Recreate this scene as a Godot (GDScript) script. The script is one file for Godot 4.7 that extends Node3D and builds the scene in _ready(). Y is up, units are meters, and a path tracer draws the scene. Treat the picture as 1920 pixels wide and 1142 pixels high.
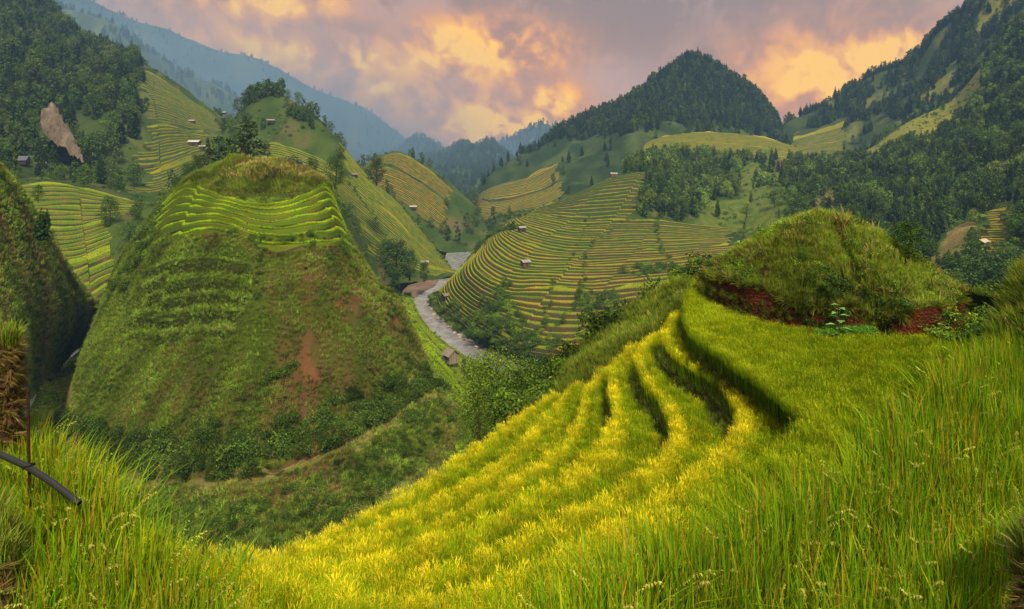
extends Node3D
# A river valley of terraced rice hills at sunset. Units are metres, y is up, the eye is at the origin and looks north (-z).

var rng := RandomNumberGenerator.new()
var nz := FastNoiseLite.new()      # broad noise, one unit per metre before scaling
var nf := FastNoiseLite.new()      # fractal noise
var taken := {}
var mat := {}
var tex := {}
var shapes := {}
var seen_from_eye := {}            # coarse nearest distance of the terrain by direction, to tell which trees can be seen

# ------------------------------------------------------------------ small helpers

func numbered(called: String) -> String:
	if not taken.has(called):
		taken[called] = 0
		return called
	taken[called] += 1
	return "%s_%03d" % [called, taken[called]]

func tag(o: Node, label := "", category := "", group := "", kind := "") -> Node:
	if label: o.set_meta("label", label)
	if category: o.set_meta("category", category)
	if group: o.set_meta("group", group)
	if kind: o.set_meta("kind", kind)
	return o

func base(called: String, at := Vector3.ZERO, turn := 0.0) -> Node3D:
	var o := Node3D.new()
	o.name = numbered(called)
	add_child(o, true)
	o.position = at
	o.rotation.y = turn
	return o

func put(called: String, mesh: Mesh, material: Material, parent: Node = null) -> MeshInstance3D:
	var o := MeshInstance3D.new()
	o.name = numbered(called) if parent == null else called
	o.mesh = mesh
	o.material_override = material
	(self if parent == null else parent).add_child(o, true)
	return o

func r_(a: float, b: float) -> float:
	return rng.randf_range(a, b)

func lin(r: float, g: float, b: float) -> Color:
	return Color(r, g, b)

class Shape:
	var v := PackedVector3Array()
	var c := PackedColorArray()
	var i := PackedInt32Array()
	func tri(a: Vector3, b: Vector3, d: Vector3, ca: Color, cb: Color, cd: Color) -> void:
		var s := v.size()
		v.append(a); v.append(b); v.append(d)
		c.append(ca); c.append(cb); c.append(cd)
		i.append(s); i.append(s + 1); i.append(s + 2)
	func quad(a: Vector3, b: Vector3, d: Vector3, e: Vector3, col: Color) -> void:
		var s := v.size()
		v.append(a); v.append(b); v.append(d); v.append(e)
		for k in 4: c.append(col)
		for k in [0, 1, 2, 0, 2, 3]: i.append(s + k)
	func box(at: Vector3, size: Vector3, col: Color, turn := Basis()) -> void:
		var h := size / 2.0
		var p := []
		for k in 8:
			p.append(at + turn * Vector3(h.x if k & 1 else -h.x, h.y if k & 2 else -h.y, h.z if k & 4 else -h.z))
		for f in [[0, 2, 3, 1], [4, 5, 7, 6], [0, 1, 5, 4], [2, 6, 7, 3], [0, 4, 6, 2], [1, 3, 7, 5]]:
			quad(p[f[0]], p[f[1]], p[f[2]], p[f[3]], col)
	func tube(path: PackedVector3Array, radii: PackedFloat32Array, sides: int, col: Color) -> void:
		var s := v.size()
		for k in path.size():
			var along := (path[mini(k + 1, path.size() - 1)] - path[maxi(k - 1, 0)]).normalized()
			var across := along.cross(Vector3(0.31, 0.2, 0.93)).normalized()
			var over := along.cross(across)
			for j in sides:
				var a := TAU * j / sides
				v.append(path[k] + (across * cos(a) + over * sin(a)) * radii[k])
				c.append(col)
		for k in path.size() - 1:
			for j in sides:
				var a := s + k * sides + j
				var b := s + k * sides + (j + 1) % sides
				for q in [a, b, b + sides, a, b + sides, a + sides]: i.append(q)
	func mesh() -> ArrayMesh:
		var a := []
		a.resize(Mesh.ARRAY_MAX)
		a[Mesh.ARRAY_VERTEX] = v
		a[Mesh.ARRAY_COLOR] = c
		a[Mesh.ARRAY_INDEX] = i
		var m := ArrayMesh.new()
		m.add_surface_from_arrays(Mesh.PRIMITIVE_TRIANGLES, a)
		return m

func multi(called: String, mesh: Mesh, material: Material, where: Array, tint: Array, parent: Node = null) -> MultiMeshInstance3D:
	var m := MultiMesh.new()
	m.transform_format = MultiMesh.TRANSFORM_3D
	m.use_colors = true
	m.mesh = mesh
	m.instance_count = where.size()
	for k in where.size():
		m.set_instance_transform(k, where[k])
		m.set_instance_color(k, tint[k])
	var o := MultiMeshInstance3D.new()
	o.name = numbered(called) if parent == null else called
	o.multimesh = m
	o.material_override = material
	o.set_meta("kind", "stuff")
	(self if parent == null else parent).add_child(o, true)
	return o

func spread_over(called: String, variants: Array, material: Material, where: Array, tint: Array, parent: Node = null, label := "") -> void:
	# the same plants in several shapes, dealt out in turn
	var n := variants.size()
	for k in n:
		var w := []
		var t := []
		for q in range(k, where.size(), n):
			w.append(where[q]); t.append(tint[q])
		if w.size():
			var o := multi(called, variants[k], material, w, t, parent)
			if label: o.set_meta("label", label)

func upright(at: Vector3, size: float, tall := 1.0, lean := 0.0) -> Transform3D:
	var b := Basis(Vector3.UP, rng.randf() * TAU)
	if lean > 0.0:
		b = Basis(Vector3(rng.randf() - 0.5, 0, rng.randf() - 0.5).normalized(), rng.randf() * lean) * b
	return Transform3D(b.scaled_local(Vector3(size, size * tall, size)), at)

# ------------------------------------------------------------------ hillsides: surfaces drawn through curves

class Patch:
	var w := 0
	var n := 0
	var P := PackedVector3Array()
	var C := PackedColorArray()
	var K := PackedByteArray()     # 0 slope, 1 bank, 2 side of the rice, 3 top of the rice
	var pieces := []               # [name, first station, last station]

func curve(row: Array, w: int) -> PackedVector3Array:
	var out := PackedVector3Array()
	var m := row.size()
	for i in w:
		var t := float(i) / (w - 1) * (m - 1)
		var r := mini(int(t), m - 2)
		var a: Vector3 = row[r]
		var b: Vector3 = row[r + 1]
		var pre: Vector3 = row[r - 1] if r > 0 else a * 2.0 - b
		var post: Vector3 = row[r + 2] if r + 2 < m else b * 2.0 - a
		out.append(a.cubic_interpolate(b, pre, post, t - r))
	return out

func patch(rows: Array, w: int, per_row: float, o: Dictionary) -> Patch:
	# o: amp, wave (relief), bands [[row_a, row_b, count, u0, u1]], slope (palette), rice (palette), blocks [u ...]
	var p := Patch.new()
	p.w = w
	var R := []
	for row in rows: R.append(curve(row, w))
	var m := rows.size()
	var amp: float = o.get("amp", 0.0)
	var wave: float = o.get("wave", 20.0)
	var bands: Array = o.get("bands", [])
	var blocks: Array = o.get("blocks", [])
	var shift := []
	for k in blocks.size() + 1: shift.append(r_(-0.3, 0.3))
	# stations: [v, kind, terrace number or -1, band number, part of the riser]
	var st := []
	var v := 0.0
	var first := 0
	var share: float = o.get("bank_share", 0.62)
	for b in bands.size() + 1:
		var to: float = bands[b][0] if b < bands.size() else float(m - 1)
		var steps := maxi(int(ceil((to - v) * per_row)), 1)
		if to > v + 0.001:
			for k in steps + 1: st.append([v + (to - v) * k / steps, 0, -1, -1, 0.0])
			p.pieces.append(["slope", first, st.size() - 1])
		if b < bands.size():
			var c: int = bands[b][2]
			for k in c:
				first = st.size()
				st.append([k, 1, k, b, 0.0])
				st.append([k, 1, k, b, share])
				st.append([k, 2, k, b, share + 0.01])
				st.append([k, 2, k, b, 0.96])
				st.append([k, 3, k, b, 1.0])
				st.append([k + 0.62, 3, k, b, 1.0])
				st.append([k + 0.985, 3, k, b, 1.0])
				p.pieces.append(["terrace", first, st.size()])
			v = bands[b][1]
			first = st.size() 
	p.n = st.size()
	for q in p.pieces: q[2] = mini(q[2], p.n - 1)
	p.P.resize(p.n * w); p.C.resize(p.n * w); p.K.resize(p.n * w)
	var slope: Array = o.slope
	var fields: Array = o.get("fields", [])
	var rice: Array = o.get("rice", [])
	var riser: float = o.get("riser", 0.16)
	var lipped: float = o.get("overhang", 0.0)
	var hash_of := PackedFloat32Array()
	for k in 64: hash_of.append(rng.randf())
	var ragged: float = o.get("ragged", 0.03)
	var wob: float = o.get("wobble", 0.3)
	for i in w:
		var u := float(i) / (w - 1)
		var block := 0
		while block < blocks.size() and u > blocks[block]: block += 1
		for s in p.n:
			var e: Array = st[s]
			var vv: float = e[0]
			var kind: int = e[1]
			var lift := 0.0
			if e[2] >= 0:
				var b: Array = bands[e[3]]
				var span: float = (b[1] - b[0]) / b[2]
				var k: int = e[2]
				var jig: float = wob * nz.get_noise_2d(u * w * 0.22 + block * 91.0, k * 37.0 + e[3] * 500.0) + shift[block]
				var jig2: float = wob * nz.get_noise_2d(u * w * 0.22 + block * 91.0, (k + 1) * 37.0 + e[3] * 500.0) + shift[block]
				var fade := smoothstep(0.0, 1.0, k * 0.7)
				var fade2 := smoothstep(0.0, 1.0, (k + 1) * 0.7) if k + 1 < b[2] else 0.0
				if k == b[2] - 1: jig2 = 0.0
				jig *= fade; jig2 *= fade2
				var va: float = b[0] + span * (k + jig)
				var vb: float = b[0] + span * (k + 1 + jig2)
				var inside: bool = u > b[3] + ragged * nz.get_noise_1d(k * 61.0) and u < b[4] + ragged * nz.get_noise_1d(k * 77.0 + 9.0)
				if kind < 3:
					vv = lerpf(va, vb, riser * e[4])
				else:
					vv = lerpf(va, vb, riser + (1.0 - riser) * (vv - k))
				var at := through(R, i, vv, m)
				var soft: bool = b.size() > 6
				var held := clampf(minf(u - b[3] + ragged, b[4] + ragged - u) / (0.05 if soft else 0.008), 0.0, 1.0)
				if inside:
					var plain_y := at.y
					var top: float = through(R, i, lerpf(va, vb, 0.55), m).y
					var low: float = through(R, i, lerpf(va - span, va, 0.55), m).y if k > 0 else through(R, i, va, m).y
					at.y = lerpf(low, top, e[4]) if kind < 3 else top
					if k == b[2] - 1 and kind == 3 and e[0] - k > 0.9: at.y = through(R, i, vb, m).y
					at.y = lerpf(plain_y, at.y, held * (0.7 if soft else 1.0))
				else:
					kind = 0
				if amp > 0.0:
					var eased := held if inside else 0.0
					if e[2] == 0: eased *= e[4] if kind < 3 else 1.0
					if e[2] == b[2] - 1 and e[0] - e[2] > 0.9: eased = 0.0
					at.y += amp * edge_of(o, vv, m) * (1.0 - o.get("level", 0.75) * eased) * nf.get_noise_2d(at.x / wave, at.z / wave)
				p.P[s * w + i] = at
				var col: Color
				var pal: Array = b[5] if b.size() > 5 else rice
				var g := nz.get_noise_2d(at.x * 4.0, at.z * 4.0 + at.y * 3.0)
				if kind == 0: col = field_color(at, slope, fields)
				elif kind == 1: col = pal[2].lerp(pal[3], clampf(0.5 + g * 0.9 + nz.get_noise_2d(at.x, at.z + k * 20.0) + (0.0 if not o.has("brown_from") else 0.4 if block >= o.brown_from else -0.25), 0, 1))
				elif kind == 2: col = pal[4].lerp(pal[5], clampf(0.5 + g, 0, 1))
				else:
					var stage := hash_of[(k * 7 + block * 13 + e[3] * 5) % 64]
					col = pal[0].lerp(pal[1], clampf(stage * 0.9 + 0.1 + g * 0.5, 0, 1))
					if stage > 0.9: col = col.lerp(lin(0.26, 0.21, 0.10), 0.6)
					elif stage < 0.08: col = col.lerp(lin(0.08, 0.15, 0.02), 0.6)
				p.C[s * w + i] = col
			else:
				var at := through(R, i, vv, m)
				if amp > 0.0:
					at.y += amp * edge_of(o, vv, m) * nf.get_noise_2d(at.x / wave, at.z / wave)
				p.P[s * w + i] = at
				p.C[s * w + i] = field_color(at, slope, fields)
			p.K[s * w + i] = kind
	return p

func edge_of(o: Dictionary, v: float, m: int) -> float:
	# how much relief a hillside shows there
	if o.has("calm_below"): return clampf((v - o.calm_below) * 1.2, 0.06, 1.0)
	if o.get("calm_ridge", false): return clampf((m - 2 - v) * 1.2, o.get("crest", 0.16), 1.0)
	return 1.0

func through(R: Array, i: int, v: float, m: int) -> Vector3:
	v = clampf(v, 0.0, m - 1.0)
	var r := mini(int(v), m - 2)
	var a: Vector3 = R[r][i]
	var b: Vector3 = R[r + 1][i]
	var pre: Vector3 = R[r - 1][i] if r > 0 else a * 2.0 - b
	var post: Vector3 = R[r + 2][i] if r + 2 < m else b * 2.0 - a
	return a.lerp(b, v - r).lerp(a.cubic_interpolate(b, pre, post, v - r), 0.75)

func slope_color(at: Vector3, pal: Array) -> Color:
	# pal: three colours, then the sizes of the patches in metres
	var big := nf.get_noise_2d(at.x / pal[3] + 50.0, at.z / pal[3] + at.y / pal[3])
	var small := nz.get_noise_3d(at.x * 6.0 / pal[4] * 2.0, at.y * 6.0 / pal[4], at.z * 6.0 / pal[4])
	var c: Color = pal[0].lerp(pal[1], clampf(0.5 + small * 0.9 + big * 0.6, 0, 1))
	return c.lerp(pal[2], clampf(big * 3.2 - 0.35 + small * 0.6, 0, 1))

func field_color(at: Vector3, pal: Array, fields: Array) -> Color:
	for f in fields:
		if Geometry2D.is_point_in_polygon(Vector2(at.x + 3.0 * nz.get_noise_2d(at.x * 2.0, at.z * 2.0), at.z), f[0]):
			return f[1].lerp(f[2], clampf(0.5 + nz.get_noise_2d(at.x * 3.0, at.z * 3.0 + at.y * 6.0), 0, 1))
	return slope_color(at, pal)

func grid_mesh(p: Patch, a: int, b: int, smooth: bool) -> ArrayMesh:
	var w := p.w
	var V := p.P.slice(a * w, (b + 1) * w)
	var n := b - a + 1
	var I := PackedInt32Array()
	I.resize((n - 1) * (w - 1) * 6)
	var q := 0
	for s in n - 1:
		for i in w - 1:
			var k := s * w + i
			I[q] = k; I[q + 1] = k + w; I[q + 2] = k + w + 1
			I[q + 3] = k; I[q + 4] = k + w + 1; I[q + 5] = k + 1
			q += 6
	var arr := []
	arr.resize(Mesh.ARRAY_MAX)
	arr[Mesh.ARRAY_VERTEX] = V
	arr[Mesh.ARRAY_COLOR] = p.C.slice(a * w, (b + 1) * w)
	arr[Mesh.ARRAY_INDEX] = I
	if smooth:
		var N := PackedVector3Array()
		N.resize(V.size())
		for s in n:
			for i in w:
				var du := V[s * w + mini(i + 1, w - 1)] - V[s * w + maxi(i - 1, 0)]
				var dv := V[mini(s + 1, n - 1) * w + i] - V[maxi(s - 1, 0) * w + i]
				var nn := du.cross(dv)
				N[s * w + i] = nn.normalized() if nn.length_squared() > 1e-12 else Vector3.UP
		# the same way up as the faces
		arr[Mesh.ARRAY_NORMAL] = N
	var m := ArrayMesh.new()
	m.add_surface_from_arrays(Mesh.PRIMITIVE_TRIANGLES, arr)
	return m

func land(called: String, p: Patch, material: Material, label := "", category := "") -> Node3D:
	var o := base(called)
	tag(o, label, "", "", "structure")
	for q in p.pieces:
		put(q[0], grid_mesh(p, q[1], q[2], q[0] == "slope"), material, o)
	note_depth(p)
	return o

func note_depth(p: Patch) -> void:
	for s in p.n - 1:
		for i in p.w - 1:
			var a := p.P[s * p.w + i]
			var b := p.P[(s + 1) * p.w + i + 1]
			for k in 3:
				var v := a.lerp(b, k / 3.0)
				if v.z > -1.0: continue
				var key := Vector2i(int(floor(v.x / -v.z * 120.0)), int(floor(v.y / -v.z * 120.0)))
				var d := -v.z
				if d < seen_from_eye.get(key, 1e9): seen_from_eye[key] = d

func can_see(v: Vector3) -> bool:
	if v.z > -1.0: return false
	var x := v.x / -v.z
	var y := v.y / -v.z
	if absf(x) > 0.82 or y > 0.26 or y < -0.72: return false
	return seen_from_eye.get(Vector2i(int(floor(x * 120.0)), int(floor(y * 120.0))), 1e9) > -v.z * 0.95

func places(p: Patch, density: float, want: Callable) -> Array:
	# random places on a hillside, density per square metre times want(kind, place)
	var out := []
	for s in p.n - 1:
		for i in p.w - 1:
			var k := s * p.w + i
			var a := p.P[k]
			var e := p.P[k + 1] - a
			var f := p.P[k + p.w] - a
			var area := e.cross(f).length()
			if area < 1e-4: continue
			var much: float = area * density * want.call(p.K[k], a + (e + f) * 0.5)
			var c := int(much)
			if rng.randf() < much - c: c += 1
			for q in c:
				var x := rng.randf()
				var y := rng.randf()
				var far := p.P[k + p.w + 1]
				out.append(a + e * x * (1.0 - y) + f * y * (1.0 - x) + (far - a) * x * y)
	return out

# ------------------------------------------------------------------ plants

func blade(s: Shape, at: Vector3, turn: float, length: float, width: float, bend: float, low: Color, high: Color, steps := 3) -> void:
	var out := Vector3(cos(turn), 0, sin(turn))
	var side := Vector3(-sin(turn), 0, cos(turn)) * width * 0.5
	var last_l := at - side
	var last_r := at + side
	for k in range(1, steps + 1):
		var t := float(k) / steps
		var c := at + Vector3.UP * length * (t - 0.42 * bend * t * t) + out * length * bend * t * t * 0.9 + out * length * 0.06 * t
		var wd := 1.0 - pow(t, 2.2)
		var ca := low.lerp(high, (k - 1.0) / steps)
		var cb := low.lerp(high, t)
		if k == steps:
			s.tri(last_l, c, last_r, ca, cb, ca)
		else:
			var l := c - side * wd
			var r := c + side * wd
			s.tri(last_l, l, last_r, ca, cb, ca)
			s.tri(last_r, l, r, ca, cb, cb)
			last_l = l; last_r = r

func panicle(s: Shape, at: Vector3, turn: float, length: float, grains: int, col: Color, stalk: Color, droop: float) -> void:
	var out := Vector3(cos(turn), 0, sin(turn))
	var side := Vector3(-sin(turn), 0, cos(turn))
	var prev := at
	for k in range(1, 8):
		var t := k / 7.0
		var bent := maxf(t - 0.62, 0.0) / 0.38
		var c := at + Vector3.UP * length * (t - droop * 0.5 * bent * bent) + out * length * (0.06 * t + droop * 0.55 * bent)
		s.tri(prev - side * 0.0016, c, prev + side * 0.0016, stalk, stalk, stalk)
		s.tri(prev + side * 0.0016, prev - side * 0.0016, c + Vector3.UP * 0.003, stalk, stalk, stalk)
		if t > 0.62:
			for g in grains:
				var f := prev.lerp(c, (g + 0.5) / grains)
				var a := rng.randf() * TAU
				var dir := (out * 0.5 + Vector3.DOWN * r_(0.3, 1.0) + side * cos(a) * 0.8 + Vector3.UP * sin(a) * 0.3).normalized()
				var l := r_(0.009, 0.015)
				f += dir * r_(0.0, 0.010)
				var x := dir.cross(Vector3(0.3, 0.5, 0.8)).normalized() * 0.0036
				var y := dir.cross(x).normalized() * 0.0036
				var cc := col * r_(0.8, 1.2)
				cc.a = 1.0
				s.tri(f - x, f + dir * l, f + x, cc, cc, cc)
				s.tri(f - y, f + dir * l, f + y, cc, cc, cc)
		prev = c

func rice_near(ripe: float) -> ArrayMesh:
	var s := Shape.new()
	for k in 46:
		var a := rng.randf() * TAU
		var d := sqrt(rng.randf()) * 0.12
		var low := lin(0.045, 0.14, 0.007).lerp(lin(0.10, 0.17, 0.007), rng.randf())
		var high := lin(0.070, 0.21, 0.008).lerp(lin(0.33, 0.35, 0.010), rng.randf() * ripe)
		if rng.randf() < 0.04 + ripe * 0.07: high = lin(0.34, 0.23, 0.03)
		var from := r_(0.0, 0.42) if k > 12 else 0.0
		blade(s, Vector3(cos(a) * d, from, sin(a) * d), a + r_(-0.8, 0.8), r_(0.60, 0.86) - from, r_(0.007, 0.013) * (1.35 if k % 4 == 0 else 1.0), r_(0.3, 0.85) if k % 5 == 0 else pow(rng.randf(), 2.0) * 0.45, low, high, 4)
	for k in (1 + rng.randi() % 2 if ripe > 0.6 else 0):
		var a := rng.randf() * TAU
		panicle(s, Vector3(cos(a) * 0.05, 0, sin(a) * 0.05), a, r_(0.72, 0.90), 16, lin(0.36, 0.42, 0.09).lerp(lin(0.48, 0.38, 0.09), rng.randf() * ripe), lin(0.11, 0.22, 0.02), r_(0.25, 0.45))
	return s.mesh()

func rice_mid(ripe: float) -> ArrayMesh:
	# close-set plants: what shows from above is a fine canopy of leaf tips and small nodding heads
	var s := Shape.new()
	for k in 12:
		var a := rng.randf() * TAU
		var d := sqrt(rng.randf()) * 0.17
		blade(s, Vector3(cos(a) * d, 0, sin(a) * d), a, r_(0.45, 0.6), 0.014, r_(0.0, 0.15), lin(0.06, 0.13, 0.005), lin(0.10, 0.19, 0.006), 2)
	for k in 70:
		var a := rng.randf() * TAU
		var d := sqrt(rng.randf()) * 0.19
		var low := lin(0.09, 0.20, 0.005)
		var high := lin(0.15, 0.30, 0.008).lerp(lin(0.45, 0.46, 0.012), clampf(rng.randf() * 0.7 + ripe - 0.3, 0, 1))
		var from := r_(0.34, 0.44)
		blade(s, Vector3(cos(a) * d, from, sin(a) * d), a + r_(-0.9, 0.9), r_(0.12, 0.27), r_(0.0045, 0.008), pow(rng.randf(), 2.0) * 0.4, low.lerp(high, 0.4), high, 2)
	for k in 7 + int(ripe * 14.0):
		var a := rng.randf() * TAU
		var d := sqrt(rng.randf()) * 0.18
		var gold := lin(0.26, 0.36, 0.012).lerp(lin(0.60, 0.52, 0.025), clampf(ripe + r_(-0.3, 0.2), 0.0, 1.0))
		blade(s, Vector3(cos(a) * d, r_(0.50, 0.60), sin(a) * d), a, r_(0.06, 0.10), 0.009, r_(0.6, 1.1), gold * 0.85, gold, 2)
	return s.mesh()

func weed_tuft(dry: float, spread: float) -> ArrayMesh:
	# unit height
	var s := Shape.new()
	for k in 22:
		var a := rng.randf() * TAU
		var d := sqrt(rng.randf()) * spread * 0.35
		var green := lin(0.06, 0.13, 0.018).lerp(lin(0.12, 0.19, 0.025), rng.randf())
		var straw := lin(0.24, 0.18, 0.09)
		var is_dry := rng.randf() < dry
		blade(s, Vector3(cos(a) * d, 0, sin(a) * d), a + r_(-0.6, 0.6), r_(0.5, 1.0), r_(0.05, 0.10), pow(rng.randf(), 1.3) * 0.9, green if not is_dry else straw * 0.7, straw if is_dry else green * 1.25, 3)
	return s.mesh()

func grass_tuft() -> ArrayMesh:
	# unit height, fine-bladed
	var s := Shape.new()
	for k in 46:
		var a := rng.randf() * TAU
		var d := sqrt(rng.randf()) * 0.42
		var g := lin(0.055, 0.12, 0.012).lerp(lin(0.13, 0.19, 0.018), rng.randf())
		if rng.randf() < 0.12: g = lin(0.20, 0.15, 0.06)
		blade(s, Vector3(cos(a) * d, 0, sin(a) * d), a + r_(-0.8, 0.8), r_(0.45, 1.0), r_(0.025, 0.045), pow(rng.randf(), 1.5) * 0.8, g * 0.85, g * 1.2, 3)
	return s.mesh()

func leafy(count: int, leaf: float, flat: float, cols: Array) -> ArrayMesh:
	# a low leafy clump of about one metre across, standing on its base
	var s := Shape.new()
	var lumps := []
	for k in 5: lumps.append([Vector3(r_(-0.28, 0.28), r_(0.2, 0.5) * flat, r_(-0.28, 0.28)), r_(0.2, 0.34)])
	for k in count:
		var l: Array = lumps[k % 5]
		var dir := Vector3(rng.randfn(), rng.randfn() * 0.8 + 0.25, rng.randfn()).normalized()
		var at: Vector3 = l[0] + dir * l[1] * pow(rng.randf(), 0.33) * Vector3(1, flat, 1)
		at.y = maxf(at.y, 0.02)
		leaf_at(s, at, dir, leaf * r_(0.6, 1.3), cols[rng.randi() % cols.size()] * r_(0.75, 1.25))
	return s.mesh()

func leaf_at(s: Shape, at: Vector3, dir: Vector3, size: float, col: Color) -> void:
	col.a = 1.0
	var up := (dir + Vector3(rng.randfn(), rng.randfn(), rng.randfn()) * 0.5).normalized()
	var a := up.cross(Vector3(rng.randfn(), rng.randfn(), rng.randfn())).normalized()
	var b := up.cross(a).normalized()
	s.quad(at - a * size * 0.5, at + b * size * 0.28 + up * size * 0.1, at + a * size * 0.5, at - b * size * 0.28 + up * size * 0.1, col)

func trunk_shape(s: Shape, height: float, r: float, col: Color, limbs: int, from := 0.35, reach := 0.22) -> void:
	var path := PackedVector3Array()
	var radii := PackedFloat32Array()
	var bend := Vector3(r_(-1, 1), 0, r_(-1, 1)) * 0.04 * height
	for k in 6:
		var t := k / 5.0
		path.append(Vector3.UP * height * t + bend * sin(t * 2.6))
		radii.append(r * (1.25 - 1.0 * t))
	s.tube(path, radii, 6, col)
	for k in limbs:
		var t := lerpf(from, 0.92, float(k) / maxi(limbs - 1, 1))
		var a := k * 2.4 + rng.randf()
		var o := Vector3.UP * height * t + bend * sin(t * 2.6)
		var e := o + Vector3(cos(a), r_(0.35, 0.8), sin(a)) * height * reach * (1.1 - t * 0.6)
		s.tube(PackedVector3Array([o, o.lerp(e, 0.5) + Vector3.UP * height * 0.01, e]), PackedFloat32Array([r * 0.45 * (1.2 - t), r * 0.3 * (1.2 - t), r * 0.08]), 4, col)

func crown_conifer(fat: float, from: float, ragged: float, density := 1.0) -> ArrayMesh:
	# unit height; boughs that droop, in whorls that thin out towards the tip
	var s := Shape.new()
	var levels := int(26 * density)
	for k in levels:
		var t := lerpf(from, 0.985, float(k) / (levels - 1))
		var q := (t - from) / (1.0 - from)
		var r := fat * (pow(1.0 - q, 0.75) * (0.45 + 0.55 * minf(q * 5.0, 1.0))) + 0.012
		var n := int(4 + 9 * (1.0 - q))
		for j in n:
			var a := TAU * j / n + k * 1.7 + r_(-0.4, 0.4)
			var l := r * r_(1.0 - ragged, 1.0 + ragged * 0.5)
			var dir := Vector3(cos(a), 0, sin(a))
			var side := Vector3(-sin(a), 0, cos(a)) * (0.02 + l * 0.22)
			var o := Vector3(0, t + r_(-0.012, 0.012), 0)
			var tip := o + dir * l + Vector3.UP * (0.25 * l * (q - 0.55) + r_(-0.02, 0.015))
			var mid := o + dir * l * 0.55 + Vector3.UP * 0.18 * l
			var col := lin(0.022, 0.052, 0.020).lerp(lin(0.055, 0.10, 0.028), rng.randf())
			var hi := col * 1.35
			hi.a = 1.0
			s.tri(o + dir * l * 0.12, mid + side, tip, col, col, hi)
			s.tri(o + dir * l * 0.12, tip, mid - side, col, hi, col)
			s.tri(mid + side * 0.9 + Vector3.DOWN * 0.018, mid - side * 0.9 + Vector3.DOWN * 0.03, tip + Vector3.DOWN * 0.03, col, col, col)
	return s.mesh()

func crown_round(count: int, leaf: float, lobes: int, wide: float, from: float, cols: Array) -> ArrayMesh:
	# unit height; a crown of leaves gathered in clumps round several limbs, with gaps between
	var s := Shape.new()
	var lump := []
	for k in lobes:
		var t := float(k) / maxi(lobes - 1, 1)
		var a := k * 2.4 + r_(-0.5, 0.5)
		var rr := wide * sin(PI * clampf(0.15 + 0.75 * t, 0, 1)) * r_(0.35, 0.85)
		lump.append([Vector3(cos(a) * rr, lerpf(from + 0.08, 0.9, t), sin(a) * rr), r_(0.55, 0.95) * wide * 0.62])
	for k in count:
		var l: Array = lump[k % lobes]
		var dir := Vector3(rng.randfn(), rng.randfn() + 0.2, rng.randfn()).normalized()
		var at: Vector3 = l[0] + dir * l[1] * pow(rng.randf(), 0.4)
		at.y = clampf(at.y, from * 0.8, 1.02)
		leaf_at(s, at, dir, leaf * r_(0.6, 1.3), cols[rng.randi() % cols.size()] * r_(0.75, 1.3))
	return s.mesh()

func make_plants() -> void:
	var dark := [lin(0.025, 0.055, 0.018), lin(0.04, 0.075, 0.02), lin(0.055, 0.10, 0.025)]
	var green := [lin(0.04, 0.085, 0.015), lin(0.07, 0.13, 0.02), lin(0.10, 0.17, 0.025)]
	var fresh := [lin(0.06, 0.14, 0.02), lin(0.10, 0.20, 0.025), lin(0.16, 0.25, 0.03)]
	var olive := [lin(0.05, 0.075, 0.02), lin(0.09, 0.11, 0.03), lin(0.13, 0.12, 0.05)]
	shapes.near = []; shapes.mid = []; shapes.green = []; shapes.weed = []; shapes.dry = []; shapes.bush = []; shapes.fresh = []; shapes.olive = []; shapes.grass = []
	for k in 6: shapes.near.append(rice_near(0.25 + 0.1 * k))
	for k in 5: shapes.mid.append(rice_mid(0.75 + 0.06 * k))
	for k in 5: shapes.green.append(rice_mid(0.05 + 0.06 * k))
	for k in 4: shapes.weed.append(weed_tuft(0.08, 1.0))
	for k in 4: shapes.grass.append(grass_tuft())
	for k in 4: shapes.dry.append(weed_tuft(0.6, 0.8))
	for k in 4: shapes.bush.append(leafy(340, 0.085, 0.9, dark + green))
	for k in 3: shapes.fresh.append(leafy(260, 0.09, 0.8, fresh))
	for k in 3: shapes.olive.append(leafy(240, 0.09, 0.7, olive))
	shapes.conifer = []; shapes.round = []; shapes.column = []
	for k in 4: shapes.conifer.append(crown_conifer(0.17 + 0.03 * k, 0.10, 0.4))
	for k in 4: shapes.round.append(crown_round(950, 0.062, 9, 0.34 + 0.04 * k, 0.18, dark + green))
	for k in 3: shapes.column.append(crown_round(460, 0.085, 9, 0.21 + 0.03 * k, 0.08, dark + dark + green))
	shapes.dense = []
	for k in 3: shapes.dense.append(crown_round(3200, 0.030, 18, 0.24 + 0.03 * k, 0.06, dark + dark + [green[0]]))
	shapes.trunk = []
	for k in 3:
		var s := Shape.new()
		trunk_shape(s, 0.93, 0.016, lin(0.11, 0.085, 0.06), 7)
		shapes.trunk.append(s.mesh())

# ------------------------------------------------------------------ materials

func noise_texture(seed_: int, freq: float, octaves: int, low: Color, high: Color, cell := false) -> NoiseTexture2D:
	var n := FastNoiseLite.new()
	n.seed = seed_
	n.noise_type = FastNoiseLite.TYPE_CELLULAR if cell else FastNoiseLite.TYPE_SIMPLEX_SMOOTH
	n.frequency = freq
	n.fractal_octaves = octaves
	var t := NoiseTexture2D.new()
	t.width = 512; t.height = 512; t.seamless = true
	t.noise = n
	var g := Gradient.new()
	g.offsets = PackedFloat32Array([0.2, 0.8])
	g.colors = PackedColorArray([low, high])
	t.color_ramp = g
	return t

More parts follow.
